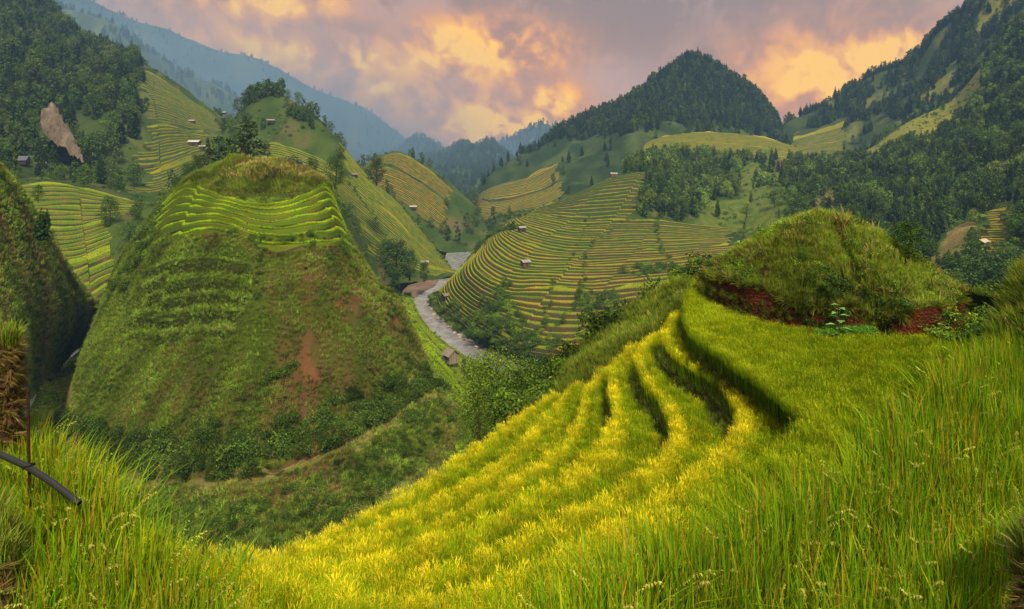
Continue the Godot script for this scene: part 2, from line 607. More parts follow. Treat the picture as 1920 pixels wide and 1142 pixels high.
func ground(called: String, scale: float, low: float, rough := 1.0, relief := 0.0) -> StandardMaterial3D:
	var m := StandardMaterial3D.new()
	m.resource_name = called
	m.vertex_color_use_as_albedo = true
	m.roughness = rough
	m.metallic_specular = 0.15
	m.albedo_texture = tex.grain
	m.uv1_triplanar = true
	m.uv1_world_triplanar = true
	m.uv1_scale = Vector3.ONE * scale
	if relief > 0.0:
		m.heightmap_enabled = true
		m.heightmap_texture = tex.relief
		m.heightmap_scale = relief
	return m

func leaf_material(called: String, through_light: float) -> StandardMaterial3D:
	var m := StandardMaterial3D.new()
	m.resource_name = called
	m.vertex_color_use_as_albedo = true
	m.roughness = 0.75
	m.metallic_specular = 0.12
	m.backlight_enabled = true
	m.backlight = Color(through_light, through_light, through_light * 0.8)
	return m

func plain(called: String, col: Color, rough: float, spec := 0.3) -> StandardMaterial3D:
	var m := StandardMaterial3D.new()
	m.resource_name = called
	m.albedo_color = col.linear_to_srgb()
	m.roughness = rough
	m.metallic_specular = spec
	return m

func make_materials() -> void:
	tex.grain = noise_texture(3, 0.035, 5, Color(0.55, 0.55, 0.55), Color(1, 1, 1))
	tex.relief = noise_texture(4, 0.03, 5, Color(0, 0, 0), Color(1, 1, 1))
	tex.wood = noise_texture(8, 0.02, 4, Color(0.6, 0.6, 0.6), Color(1, 1, 1))
	mat.far = ground("hill ground far", 0.03, 0.5, 1.0, 0.0)
	mat.hill = ground("hill ground", 0.12, 0.5, 1.0, 25.0)
	mat.near = ground("field ground", 0.6, 0.5, 1.0, 6.0)
	mat.leaf = leaf_material("leaves", 0.35)
	mat.rice = leaf_material("rice leaves", 0.6)
	mat.wood = ground("weathered wood", 0.9, 0.5, 0.9, 0.0)
	mat.wood.albedo_texture = tex.wood
	mat.bark = ground("bark", 3.0, 0.5, 1.0, 0.0)
	var w := plain("river water", lin(0.20, 0.215, 0.245), 0.16, 0.5)
	w.albedo_texture = noise_texture(12, 0.006, 4, Color(0.85, 0.84, 0.84), Color(1, 1, 1))
	w.normal_enabled = true
	var nt := noise_texture(11, 0.012, 4, Color.BLACK, Color.WHITE)
	nt.as_normal_map = true
	nt.bump_strength = 3.0
	w.normal_texture = nt
	w.normal_scale = 0.6
	w.uv1_triplanar = true; w.uv1_world_triplanar = true
	w.uv1_scale = Vector3(0.05, 0.05, 0.03)
	mat.water = w
	mat.leaf_dull = plain("stones", lin(1, 1, 1), 0.95)
	mat.leaf_dull.vertex_color_use_as_albedo = true
	mat.gravel = ground("gravel", 0.5, 0.5, 1.0, 10.0)

# ------------------------------------------------------------------ sky

func blob(a: float, e: float, ca: float, ce: float, ra: float, re: float) -> float:
	var x := (a - ca) / ra
	var y := (e - ce) / re
	return exp(-(x * x + y * y))

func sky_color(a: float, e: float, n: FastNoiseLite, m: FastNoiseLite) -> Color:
	# a: degrees east of north, e: degrees above the horizon. A layer of broken cloud lit from below by the low sun in the north.
	var h := maxf(e, 0.2)
	var up := 20.0 * log(1.0 + h / 20.0)
	var wx := 1.1 * m.get_noise_2d(a * 0.09, up * 0.13)
	var wy := 0.8 * m.get_noise_2d(a * 0.09 + 40.0, up * 0.13)
	var c1 := n.get_noise_2d((a + wx) * 0.045, (up + wy) * 0.10)
	var c2 := n.get_noise_2d((a + wx) * 0.12 + 9.0, (up + wy) * 0.20 + 4.0)
	var c3 := m.get_noise_2d((a + wx) * 0.34, (up + wy) * 0.48)
	var c4 := n.get_noise_2d((a + wx) * 0.75 + 31.0, (up + wy) * 1.0)
	# where breaks in the cloud let the glow through
	var glow := blob(a, e, -3.0, 9.4, 6.8, 2.6) * 1.05 + blob(a, e, -17.0, 8.3, 5.4, 1.7) * 1.1 + blob(a, e, -20.0, 12.8, 5.0, 1.5) * 1.0
	glow += blob(a, e, 3.6, 4.7, 2.2, 1.4) * 1.25 + blob(a, e, -2.6, 3.8, 1.6, 0.9) * 0.75 + blob(a, e, 0.0, 2.0, 6.5, 1.8) * 1.25
	glow += blob(a, e, 32.6, 7.8, 3.6, 1.7) * 1.3 + blob(a, e, 27.0, 6.5, 8.0, 4.4) * 0.72 + blob(a, e, 27.0, 5.0, 3.5, 0.7) * 0.35
	glow += blob(a, e, -11.6, 5.8, 0.9, 0.45) * 0.8 + blob(a, e, 1.8, 8.4, 1.9, 0.8) * 0.55 + blob(a, e, -26.0, 9.6, 6.0, 3.4) * 0.42 + blob(a, e, -10.0, 4.6, 11.0, 3.0) * 0.34
	glow += 0.55 * maxf(0.0, c1 * 0.9 + 0.05) * smoothstep(9.0, 22.0, absf(a) * 0.3 + e * 0.5) * exp(-e / 40.0)
	glow *= 1.4
	var broken := glow * clampf(0.92 + 1.5 * c2 + 0.9 * c3 + 0.45 * c4, 0.1, 1.7)
	var g := clampf(broken, 0.0, 1.4)
	var tone := clampf(0.45 + 1.6 * c1 + 1.6 * c2 + 0.8 * c3 + 0.5 * c4, 0.0, 1.0)
	var grey := lin(0.22, 0.125, 0.085).lerp(lin(0.37, 0.225, 0.175), tone)
	grey = grey.lerp(lin(0.41, 0.27, 0.235), blob(a, e, 9.0, 6.6, 6.0, 2.2) * 0.75)
	var wash := blob(a, e, -21.0, 9.5, 11.0, 5.0) * 1.05 + blob(a, e, -1.5, 6.0, 9.0, 6.0) * 0.6 + blob(a, e, 27.0, 6.0, 10.0, 5.0) * 0.85
	wash += 0.5 * smoothstep(30.0, 60.0, absf(a)) * exp(-e / 25.0)
	grey = grey.lerp(lin(0.54, 0.20, 0.06), clampf(wash, 0.0, 1.0) * 0.75)
	grey = grey.lerp(lin(0.23, 0.125, 0.085), clampf((blob(a, e, -15.0, 10.6, 5.0, 1.1) + 0.75 * blob(a, e, 9.0, 11.5, 9.0, 2.2) + 0.7 * blob(a, e, 19.0, 8.0, 6.0, 2.5)) * (0.8 + 1.2 * c2), 0.0, 0.9))
	grey = grey.lerp(lin(0.60, 0.25, 0.09), 0.5 * exp(-e / 4.0))
	grey = grey.lerp(lin(1.0, 0.92, 0.88), 0.95 * smoothstep(15.0, 50.0, e))
	var warm := lin(0.62, 0.235, 0.055).lerp(lin(0.80, 0.34, 0.035), clampf(g * 1.5 - 0.6, 0.0, 1.0))
	warm = warm.lerp(lin(0.98, 0.52, 0.02), clampf(g * 2.0 - 2.0, 0.0, 1.0))
	return grey.lerp(warm, clampf(g * 1.35, 0.0, 1.0))

func sky_image(w: int) -> Image:
	var n := FastNoiseLite.new()
	n.seed = 21; n.frequency = 1.0; n.fractal_octaves = 5
	var m := FastNoiseLite.new()
	m.seed = 5; m.frequency = 1.0; m.fractal_octaves = 4
	var small := Image.create(512, 256, false, Image.FORMAT_RGB8)
	for y in 256:
		for x in 512:
			var e := 90.0 - (y + 0.5) / 256.0 * 180.0
			if e < -2.0:
				small.set_pixel(x, y, lin(0.10, 0.10, 0.08).linear_to_srgb())
				continue
			var a := (x + 0.5) / 512.0 * 360.0 - 180.0
			# the far side, where the noise would not meet itself
			var c := sky_color(a, e, n, m)
			if absf(a) > 150.0: c = c.lerp(sky_color(a - 360.0 * signf(a), e, n, m), (absf(a) - 150.0) / 60.0)
			small.set_pixel(x, y, c.linear_to_srgb())
	small.resize(w, w / 2, Image.INTERPOLATE_CUBIC)
	var k := w / 360.0
	var fine := Image.create(int(90 * k), int(19 * k), false, Image.FORMAT_RGB8)
	for y in fine.get_height():
		for x in fine.get_width():
			fine.set_pixel(x, y, sky_color((x + 0.5) / k - 45.0, 18.0 - (y + 0.5) / k, n, m).linear_to_srgb())
	small.blit_rect(fine, Rect2i(Vector2i.ZERO, fine.get_size()), Vector2i(int(135 * k), int(72 * k)))
	return small

# ------------------------------------------------------------------ the scene

func _ready() -> void:
	rng.seed = 7
	nz.seed = 1; nz.frequency = 0.05; nz.fractal_type = FastNoiseLite.FRACTAL_NONE
	nf.seed = 2; nf.frequency = 1.0; nf.fractal_octaves = 5
	var cam := Camera3D.new()
	cam.name = "camera"
	cam.projection = Camera3D.PROJECTION_FRUSTUM
	cam.near = 0.5
	cam.far = 9000.0
	cam.size = 2.0 * cam.near * 571.0 / 1200.0
	cam.frustum_offset = Vector2(0, -281.0 / 1200.0 * cam.near)
	add_child(cam)
	cam.current = true

	var env := Environment.new()
	env.background_mode = Environment.BG_SKY
	env.sky = Sky.new()
	var sm := PanoramaSkyMaterial.new()
	sm.panorama = ImageTexture.create_from_image(sky_image(4096))
	env.sky.sky_material = sm
	env.sky_rotation = Vector3(0, PI, 0)
	env.background_energy_multiplier = 1.0
	env.tonemap_mode = Environment.TONE_MAPPER_LINEAR
	env.tonemap_exposure = 1.6
	env.sdfgi_enabled = true
	env.ssao_enabled = true
	env.ssil_enabled = true
	env.fog_enabled = true
	env.fog_density = 0.00018
	env.volumetric_fog_enabled = true
	env.volumetric_fog_density = 0.0
	env.fog_light_color = Color(0.52, 0.72, 0.97)
	var we := WorldEnvironment.new()
	we.name = "world"
	we.environment = env
	add_child(we)
	var sun := DirectionalLight3D.new()
	sun.name = "sun"
	sun.light_energy = 1.5
	sun.light_color = Color(1.0, 0.90, 0.70)
	sun.light_angular_distance = 3.0
	sun.shadow_enabled = true
	sun.rotation_degrees = Vector3(-50, 14, 0)
	add_child(sun)

	for k in 5:
		# banks of haze one inside the other, so that it thins out gently
		var mist := FogVolume.new()
		mist.name = numbered("valley_haze")
		mist.shape = RenderingServer.FOG_VOLUME_SHAPE_ELLIPSOID
		mist.size = Vector3(1900 + 200 * k, 460 + 150 * k, 900 + 110 * k)
		mist.position = Vector3(-1080, -90, -1520)
		var fm := FogMaterial.new()
		fm.density = 0.00034
		fm.albedo = Color(0.57, 0.74, 0.94)
		mist.material = fm
		add_child(mist)
		tag(mist, "blue evening haze lying in the far valley", "", "", "stuff")
	make_materials()
	make_plants()
	build_land()
	build_foreground()
	build_river()
	build_vegetation()
	build_trees()
	build_huts()
	build_small_things()

var hill := {}

func build_land() -> void:
	var wood := [lin(0.030, 0.060, 0.022), lin(0.055, 0.095, 0.028), lin(0.085, 0.13, 0.035), 60.0, 14.0]
	var grassy := [lin(0.050, 0.095, 0.022), lin(0.085, 0.14, 0.03), lin(0.15, 0.13, 0.06), 35.0, 9.0]
	var bluish := [lin(0.04, 0.075, 0.05), lin(0.06, 0.10, 0.06), lin(0.09, 0.12, 0.065), 160.0, 60.0]  # blue of the haze mixed slightly into the ground colour
	# rice: top green, top ripe, bank dark, bank brown, side of the rice
	var rice := [lin(0.20, 0.27, 0.02), lin(0.46, 0.37, 0.025), lin(0.035, 0.07, 0.018), lin(0.10, 0.065, 0.035), lin(0.20, 0.23, 0.02), lin(0.34, 0.28, 0.02)]
	var bright := [lin(0.30, 0.36, 0.03), lin(0.46, 0.44, 0.035), lin(0.11, 0.16, 0.025), lin(0.19, 0.20, 0.03), lin(0.14, 0.17, 0.025), lin(0.18, 0.18, 0.03)]
	var lush := [lin(0.20, 0.32, 0.02), lin(0.30, 0.38, 0.025), lin(0.05, 0.07, 0.02), lin(0.13, 0.085, 0.05), lin(0.11, 0.20, 0.02), lin(0.15, 0.21, 0.02)]

	# the valley floor, out to the horizon
	var fl := [[], [], []]
	for k in 7:
		var x := -1950.0 + 650.0 * k
		fl[0].append(Vector3(x, -85, 300)); fl[1].append(Vector3(x, -85, -1300)); fl[2].append(Vector3(x, -85, -2480))
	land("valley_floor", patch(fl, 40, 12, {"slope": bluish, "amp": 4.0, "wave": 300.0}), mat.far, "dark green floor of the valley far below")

	# far ridges
	hill.ridge1 = patch([
		[Vector3(-913.8, -42.5, -1275.0), Vector3(-776.3, -43.7, -1312.0), Vector3(-630.0, -45.0, -1350.0), Vector3(-495.0, -45.0, -1350.0), Vector3(-370.1, -46.3, -1388.0), Vector3(-261.2, -47.5, -1425.0), Vector3(-125.0, -50.0, -1500.0)],
		[Vector3(-1181.2, 131.2, -1575.0), Vector3(-953.8, 120.9, -1612.0), Vector3(-783.8, 89.4, -1650.0), Vector3(-633.0, 56.3, -1688.0), Vector3(-474.4, 35.9, -1725.0), Vector3(-323.0, 0.0, -1762.0), Vector3(-135.0, -30.0, -1800.0)],
		[Vector3(-1406.2, 578.1, -1875.0), Vector3(-1218.8, 453.1, -1875.0), Vector3(-1051.6, 379.2, -1912.0), Vector3(-910.0, 307.1, -1950.0), Vector3(-763.8, 277.9, -1950.0), Vector3(-613.0, 205.4, -1988.0), Vector3(-455.6, 141.8, -2025.0)] + [Vector3(-343.7, 48.1, -2062.0), Vector3(-210.0, -5.2, -2100.0)],
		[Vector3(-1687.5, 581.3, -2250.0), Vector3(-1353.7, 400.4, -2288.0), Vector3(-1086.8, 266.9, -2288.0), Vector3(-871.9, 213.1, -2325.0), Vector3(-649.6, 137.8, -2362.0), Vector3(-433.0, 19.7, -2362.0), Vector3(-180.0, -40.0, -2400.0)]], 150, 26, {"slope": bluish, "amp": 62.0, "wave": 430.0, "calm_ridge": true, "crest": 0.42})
	hill.ridge2 = patch([
		[Vector3(-660.0, -30.0, -900.0), Vector3(-601.7, -31.7, -950.0), Vector3(-550.0, -33.3, -1000.0), Vector3(-507.5, -35.0, -1050.0), Vector3(-458.3, -27.5, -1100.0), Vector3(-421.7, -28.8, -1150.0)],
		[Vector3(-862.5, 124.6, -1150.0), Vector3(-757.2, 98.3, -1180.0), Vector3(-670.0, 75.0, -1200.0), Vector3(-614.6, 57.3, -1250.0), Vector3(-563.3, 43.3, -1300.0), Vector3(-498.3, 5.4, -1300.0)],
		[Vector3(-1073.3, 408.3, -1400.0), Vector3(-1020.8, 338.3, -1400.0), Vector3(-958.5, 314.8, -1420.0), Vector3(-903.8, 296.0, -1450.0), Vector3(-824.1, 239.2, -1450.0), Vector3(-743.1, 183.7, -1450.0), Vector3(-670.6, 157.1, -1450.0), Vector3(-628.3, 128.1, -1450.0), Vector3(-580.0, 72.5, -1450.0), Vector3(-531.7, 0.0, -1450.0)],
		[Vector3(-1350.0, 375.0, -1800.0), Vector3(-1065.0, 270.0, -1800.0), Vector3(-915.0, 165.0, -1800.0), Vector3(-810.0, 105.0, -1800.0), Vector3(-720.0, 30.0, -1800.0), Vector3(-630.0, -45.0, -1800.0)]], 130, 26, {"slope": [lin(0.05, 0.085, 0.03), lin(0.075, 0.12, 0.035), lin(0.11, 0.15, 0.05), 90.0, 30.0], "amp": 30.0, "wave": 300.0, "calm_ridge": true})
	hill.dark_hill = patch([
		[Vector3(-133.3, -75.0, -1000.0), Vector3(-91.7, -83.3, -1000.0), Vector3(-58.3, -87.5, -1000.0), Vector3(-25.0, -87.5, -1000.0), Vector3(8.3, -83.3, -1000.0)],
		[Vector3(-166.7, -41.7, -1250.0), Vector3(-114.6, -41.7, -1250.0), Vector3(-72.9, -41.7, -1250.0), Vector3(-31.2, -46.9, -1250.0), Vector3(10.4, -52.1, -1250.0)],
		[Vector3(-212.5, -12.5, -1500.0), Vector3(-156.2, 0.0, -1500.0), Vector3(-117.5, 25.0, -1500.0), Vector3(-85.0, 16.2, -1500.0), Vector3(-52.5, 27.5, -1500.0), Vector3(-30.0, 12.5, -1500.0), Vector3(18.8, -25.0, -1500.0)],
		[Vector3(-255.0, -60.0, -1800.0), Vector3(-165.0, -45.0, -1800.0), Vector3(-105.0, -30.0, -1800.0), Vector3(-45.0, -45.0, -1800.0), Vector3(15.0, -75.0, -1800.0)]], 70, 22, {"slope": wood, "amp": 22.0, "wave": 200.0, "calm_ridge": true})
	hill.far_peak = patch([
		[Vector3(-78.0, -65.0, -1560.0), Vector3(-13.0, -65.0, -1560.0), Vector3(52.0, -65.0, -1560.0), Vector3(117.0, -65.0, -1560.0), Vector3(195.0, -65.0, -1560.0)],
		[Vector3(-89.7, -22.4, -1794.0), Vector3(-14.9, -7.5, -1794.0), Vector3(59.8, 0.0, -1794.0), Vector3(134.5, -7.5, -1794.0), Vector3(224.2, -29.9, -1794.0)],
		[Vector3(-118.3, -3.4, -2028.0), Vector3(-50.7, 25.4, -2028.0), Vector3(27.0, 64.2, -2028.0), Vector3(67.6, 84.5, -2028.0), Vector3(108.2, 98.0, -2028.0), Vector3(143.7, 79.4, -2028.0), Vector3(253.5, 16.9, -2028.0)],
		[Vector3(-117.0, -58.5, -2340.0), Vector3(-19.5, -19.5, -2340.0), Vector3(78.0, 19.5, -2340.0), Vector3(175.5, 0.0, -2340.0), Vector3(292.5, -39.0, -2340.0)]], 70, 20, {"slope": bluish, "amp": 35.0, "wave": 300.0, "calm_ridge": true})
	hill.near_blue = patch([
		[Vector3(-276.2, -74.4, -1275.0), Vector3(-212.5, -74.4, -1275.0), Vector3(-170.0, -74.4, -1275.0), Vector3(-127.5, -74.4, -1275.0), Vector3(-85.0, -74.4, -1275.0)],
		[Vector3(-331.5, -25.5, -1530.0), Vector3(-255.0, -19.1, -1530.0), Vector3(-204.0, -19.1, -1530.0), Vector3(-153.0, -31.9, -1530.0), Vector3(-102.0, -51.0, -1530.0)],
		[Vector3(-382.5, 7.1, -1700.0), Vector3(-318.8, 0.0, -1700.0), Vector3(-276.2, 29.8, -1700.0), Vector3(-240.8, 46.8, -1700.0), Vector3(-215.3, 28.3, -1700.0), Vector3(-175.7, 2.8, -1700.0), Vector3(-113.3, -39.7, -1700.0)],
		[Vector3(-423.6, -48.9, -1955.0), Vector3(-325.8, -16.3, -1955.0), Vector3(-260.7, 0.0, -1955.0), Vector3(-195.5, -32.6, -1955.0), Vector3(-130.3, -65.2, -1955.0)]], 60, 20, {"slope": bluish, "amp": 22.0, "wave": 220.0, "calm_ridge": true})
	land("far_ridge", hill.ridge1, mat.far, "hazy blue mountain ridge farthest up the valley")
	land("far_ridge", hill.ridge2, mat.far, "dark blue-green ridge behind the forested mountain")
	land("far_hill", hill.dark_hill, mat.far, "dark wooded hill closing the end of the valley")
	land("far_hill", hill.far_peak, mat.far, "pale blue peak beneath the brightest cloud")
	land("far_hill", hill.near_blue, mat.far, "small blue knoll at the foot of the far ridge")

	# the pyramid mountain and its terraced foot
	hill.pyramid = patch([
		[Vector3(-39.0, -69.3, -520.0), Vector3(-20.8, -62.5, -500.0), Vector3(0.0, -54.2, -500.0), Vector3(25.0, -45.8, -500.0), Vector3(54.0, -40.5, -540.0), Vector3(91.8, -29.0, -580.0), Vector3(125.0, -20.0, -600.0), Vector3(181.3, -16.0, -640.0), Vector3(249.3, -17.0, -680.0), Vector3(315.0, -23.3, -700.0)],
		[Vector3(-40.0, -50.7, -640.0), Vector3(-22.9, -45.8, -610.0), Vector3(2.5, -40.0, -600.0), Vector3(30.5, -33.0, -610.0), Vector3(58.7, -21.3, -640.0), Vector3(94.9, -5.6, -670.0), Vector3(140.0, 16.3, -700.0), Vector3(198.0, 19.2, -720.0), Vector3(268.8, 17.5, -750.0), Vector3(344.5, 0.0, -780.0)],
		[Vector3(-39.0, -42.0, -720.0), Vector3(-21.0, -30.0, -720.0), Vector3(6.1, -21.3, -730.0), Vector3(37.5, -12.5, -750.0), Vector3(73.8, 6.4, -770.0), Vector3(111.9, 29.6, -790.0), Vector3(160.0, 50.0, -800.0), Vector3(225.5, 58.1, -820.0), Vector3(301.0, 49.0, -840.0), Vector3(364.0, 14.0, -840.0)],
		[Vector3(-36.7, -40.0, -800.0), Vector3(-17.1, -17.1, -820.0), Vector3(10.6, -0.7, -850.0), Vector3(47.1, 14.5, -870.0), Vector3(73.3, 34.5, -880.0), Vector3(112.5, 56.2, -900.0), Vector3(153.3, 69.8, -920.0), Vector3(186.0, 85.2, -930.0), Vector3(219.3, 109.7, -940.0), Vector3(251.0, 135.4, -950.0), Vector3(272.0, 146.4, -960.0), Vector3(307.2, 133.4, -970.0), Vector3(344.0, 108.0, -960.0), Vector3(368.2, 78.3, -940.0), Vector3(379.5, 49.8, -920.0), Vector3(381.0, 28.5, -900.0), Vector3(393.1, 0.0, -890.0)],
		[Vector3(-45.8, -91.7, -1000.0), Vector3(12.8, -42.5, -1020.0), Vector3(87.5, -8.8, -1050.0), Vector3(180.0, 27.0, -1080.0), Vector3(256.7, 64.2, -1100.0), Vector3(317.3, 93.3, -1120.0), Vector3(394.2, 55.0, -1100.0), Vector3(444.5, -8.8, -1050.0), Vector3(450.0, -33.3, -1000.0)]],
		170, 26, {"slope": wood, "amp": 12.0, "wave": 120.0, "calm_ridge": true, "rice": rice, "riser": 0.5, "bands": [[0.35, 1.0, 12, 0.02, 0.40], [1.05, 1.75, 12, 0.02, 0.40]]})
	land("pyramid_mountain", hill.pyramid, mat.hill, "conifer-clad pointed mountain above the terraced hill")

	# right-hand mountains
	hill.right_far = patch([
		[Vector3(280.0, -23.3, -700.0), Vector3(306.0, -22.7, -680.0), Vector3(330.0, -16.5, -660.0), Vector3(352.0, -8.0, -640.0), Vector3(370.0, 5.0, -600.0), Vector3(399.0, 23.8, -570.0), Vector3(430.8, 41.2, -550.0), Vector3(472.3, 60.7, -520.0)],
		[Vector3(322.6, 0.0, -790.0), Vector3(346.5, 9.6, -770.0), Vector3(375.0, 15.6, -750.0), Vector3(401.5, 27.4, -730.0), Vector3(431.7, 49.6, -700.0), Vector3(463.4, 78.2, -670.0), Vector3(496.0, 106.7, -640.0), Vector3(545.0, 130.0, -600.0)],
		[Vector3(359.8, 17.9, -860.0), Vector3(389.6, 39.0, -850.0), Vector3(418.5, 51.9, -830.0), Vector3(448.9, 67.5, -810.0), Vector3(477.8, 84.5, -780.0), Vector3(506.3, 112.5, -750.0), Vector3(532.5, 147.9, -710.0), Vector3(599.5, 192.5, -660.0)],
		[Vector3(376.5, 30.0, -900.0), Vector3(390.0, 46.5, -900.0), Vector3(422.8, 61.6, -890.0), Vector3(443.7, 79.2, -880.0), Vector3(467.6, 92.8, -870.0), Vector3(487.3, 108.2, -860.0), Vector3(511.0, 116.2, -840.0), Vector3(529.6, 136.7, -820.0), Vector3(531.3, 152.0, -800.0), Vector3(539.5, 166.4, -780.0), Vector3(551.0, 184.9, -760.0), Vector3(567.3, 215.8, -740.0), Vector3(618.0, 246.0, -720.0)],
		[Vector3(476.7, 9.2, -1100.0), Vector3(544.5, 45.0, -1080.0), Vector3(600.7, 79.5, -1060.0), Vector3(658.8, 110.5, -1020.0), Vector3(677.8, 138.8, -980.0), Vector3(720.7, 195.8, -940.0), Vector3(772.5, 217.5, -900.0)]],
		150, 26, {"slope": [lin(0.045, 0.08, 0.025), lin(0.08, 0.12, 0.03), lin(0.17, 0.20, 0.05), 50.0, 16.0], "amp": 10.0, "wave": 110.0, "calm_ridge": true, "rice": rice, "riser": 0.4, "bands": [[0.35, 1.4, 14, 0.08, 0.34, bright]], "fields": [[flat([Vector3(419.7, 46.0, -690.0), Vector3(466.7, 81.7, -700.0), Vector3(476.0, 85.0, -680.0), Vector3(437.3, 58.7, -640.0), Vector3(394.7, 32.0, -640.0)]), lin(0.26, 0.26, 0.07), lin(0.18, 0.22, 0.05)], [flat([Vector3(544.2, 179.3, -755.0), Vector3(579.7, 197.3, -740.0), Vector3(532.7, 150.2, -680.0), Vector3(517.0, 149.8, -705.0)]), lin(0.34, 0.33, 0.06), lin(0.24, 0.27, 0.05)]]})
	land("right_mountain", hill.right_far, mat.hill, "wooded mountain rising beyond the yellow meadow strip")
	hill.right = patch([
		[Vector3(80.5, -51.8, -230.0), Vector3(91.4, -50.2, -215.0), Vector3(100.0, -48.3, -200.0), Vector3(106.4, -47.8, -185.0), Vector3(107.2, -45.4, -165.0), Vector3(101.5, -40.8, -140.0), Vector3(93.0, -36.4, -115.0), Vector3(84.0, -33.8, -90.0)],
		[Vector3(103.9, -45.9, -290.0), Vector3(119.2, -43.5, -275.0), Vector3(130.0, -41.2, -260.0), Vector3(140.9, -40.8, -245.0), Vector3(146.2, -39.4, -225.0), Vector3(148.6, -35.9, -205.0), Vector3(149.5, -32.4, -185.0), Vector3(149.3, -30.7, -160.0)],
		[Vector3(139.3, -34.8, -380.0), Vector3(160.3, -29.3, -370.0), Vector3(180.0, -27.0, -360.0), Vector3(198.4, -24.4, -345.0), Vector3(214.5, -22.0, -330.0), Vector3(224.8, -18.1, -310.0), Vector3(234.4, -14.5, -290.0), Vector3(242.7, -10.8, -260.0)],
		[Vector3(191.7, -20.8, -500.0), Vector3(220.8, -14.6, -500.0), Vector3(250.0, -11.7, -500.0), Vector3(272.0, -8.0, -480.0), Vector3(298.4, 3.9, -465.0), Vector3(322.5, 18.8, -450.0), Vector3(344.0, 39.4, -430.0), Vector3(364.0, 61.8, -390.0)],
		[Vector3(240.9, -13.8, -590.0), Vector3(275.0, -11.0, -600.0), Vector3(307.5, -7.1, -610.0), Vector3(343.6, 4.1, -620.0), Vector3(382.3, 31.0, -620.0), Vector3(421.9, 54.9, -610.0), Vector3(447.1, 106.3, -580.0), Vector3(485.3, 177.7, -520.0)],
		[Vector3(303.3, -29.2, -700.0), Vector3(363.0, -24.0, -720.0), Vector3(444.0, 0.0, -720.0), Vector3(491.1, 35.5, -710.0), Vector3(524.2, 85.0, -680.0), Vector3(578.7, 160.2, -620.0)]],
		150, 22, {"slope": [lin(0.045, 0.085, 0.02), lin(0.08, 0.13, 0.025), lin(0.16, 0.19, 0.04), 45.0, 12.0], "amp": 6.0, "wave": 60.0, "calm_ridge": true, "rice": rice, "riser": 0.5, "bands": [[1.12, 1.72, 18, 0.735, 0.795]], "fields": [[flat([Vector3(78.8, -50.6, -225.0), Vector3(90.1, -47.7, -212.0), Vector3(143.0, -35.8, -330.0), Vector3(266.4, -7.6, -610.0), Vector3(228.8, -7.6, -610.0), Vector3(135.9, -34.4, -375.0)]), lin(0.10, 0.17, 0.025), lin(0.16, 0.21, 0.035)], [flat([Vector3(295.4, -9.1, -606.0), Vector3(394.7, 32.0, -640.0), Vector3(441.0, 63.0, -630.0), Vector3(452.4, 89.0, -610.0), Vector3(375.5, 33.5, -515.0), Vector3(334.8, 15.5, -490.0), Vector3(307.2, -0.8, -505.0), Vector3(280.0, -14.0, -525.0)]), lin(0.34, 0.34, 0.05), lin(0.24, 0.28, 0.04)], [flat([Vector3(159.0, -32.4, -360.0), Vector3(198.3, -24.0, -400.0), Vector3(221.4, -21.3, -412.0), Vector3(194.9, -27.8, -370.0), Vector3(166.8, -32.2, -345.0)]), lin(0.20, 0.20, 0.07), lin(0.27, 0.23, 0.10)], [flat([Vector3(146.2, -40.3, -225.0), Vector3(181.2, -34.9, -262.0), Vector3(188.9, -32.8, -262.0), Vector3(146.1, -39.3, -205.0)]), lin(0.20, 0.20, 0.06), lin(0.26, 0.20, 0.09)]]})
	land("right_forest_slope", hill.right, mat.hill, "steep mountainside covered with dark conifers")

	# the terraced hill across the river
	var gold := [lin(0.20, 0.30, 0.022), lin(0.39, 0.36, 0.024), lin(0.045, 0.085, 0.02), lin(0.092, 0.068, 0.036), lin(0.12, 0.15, 0.02), lin(0.20, 0.19, 0.02)]
	var mixed := [lin(0.17, 0.27, 0.022), lin(0.36, 0.34, 0.022), lin(0.045, 0.085, 0.02), lin(0.085, 0.085, 0.035), lin(0.11, 0.17, 0.02), lin(0.18, 0.21, 0.02)]
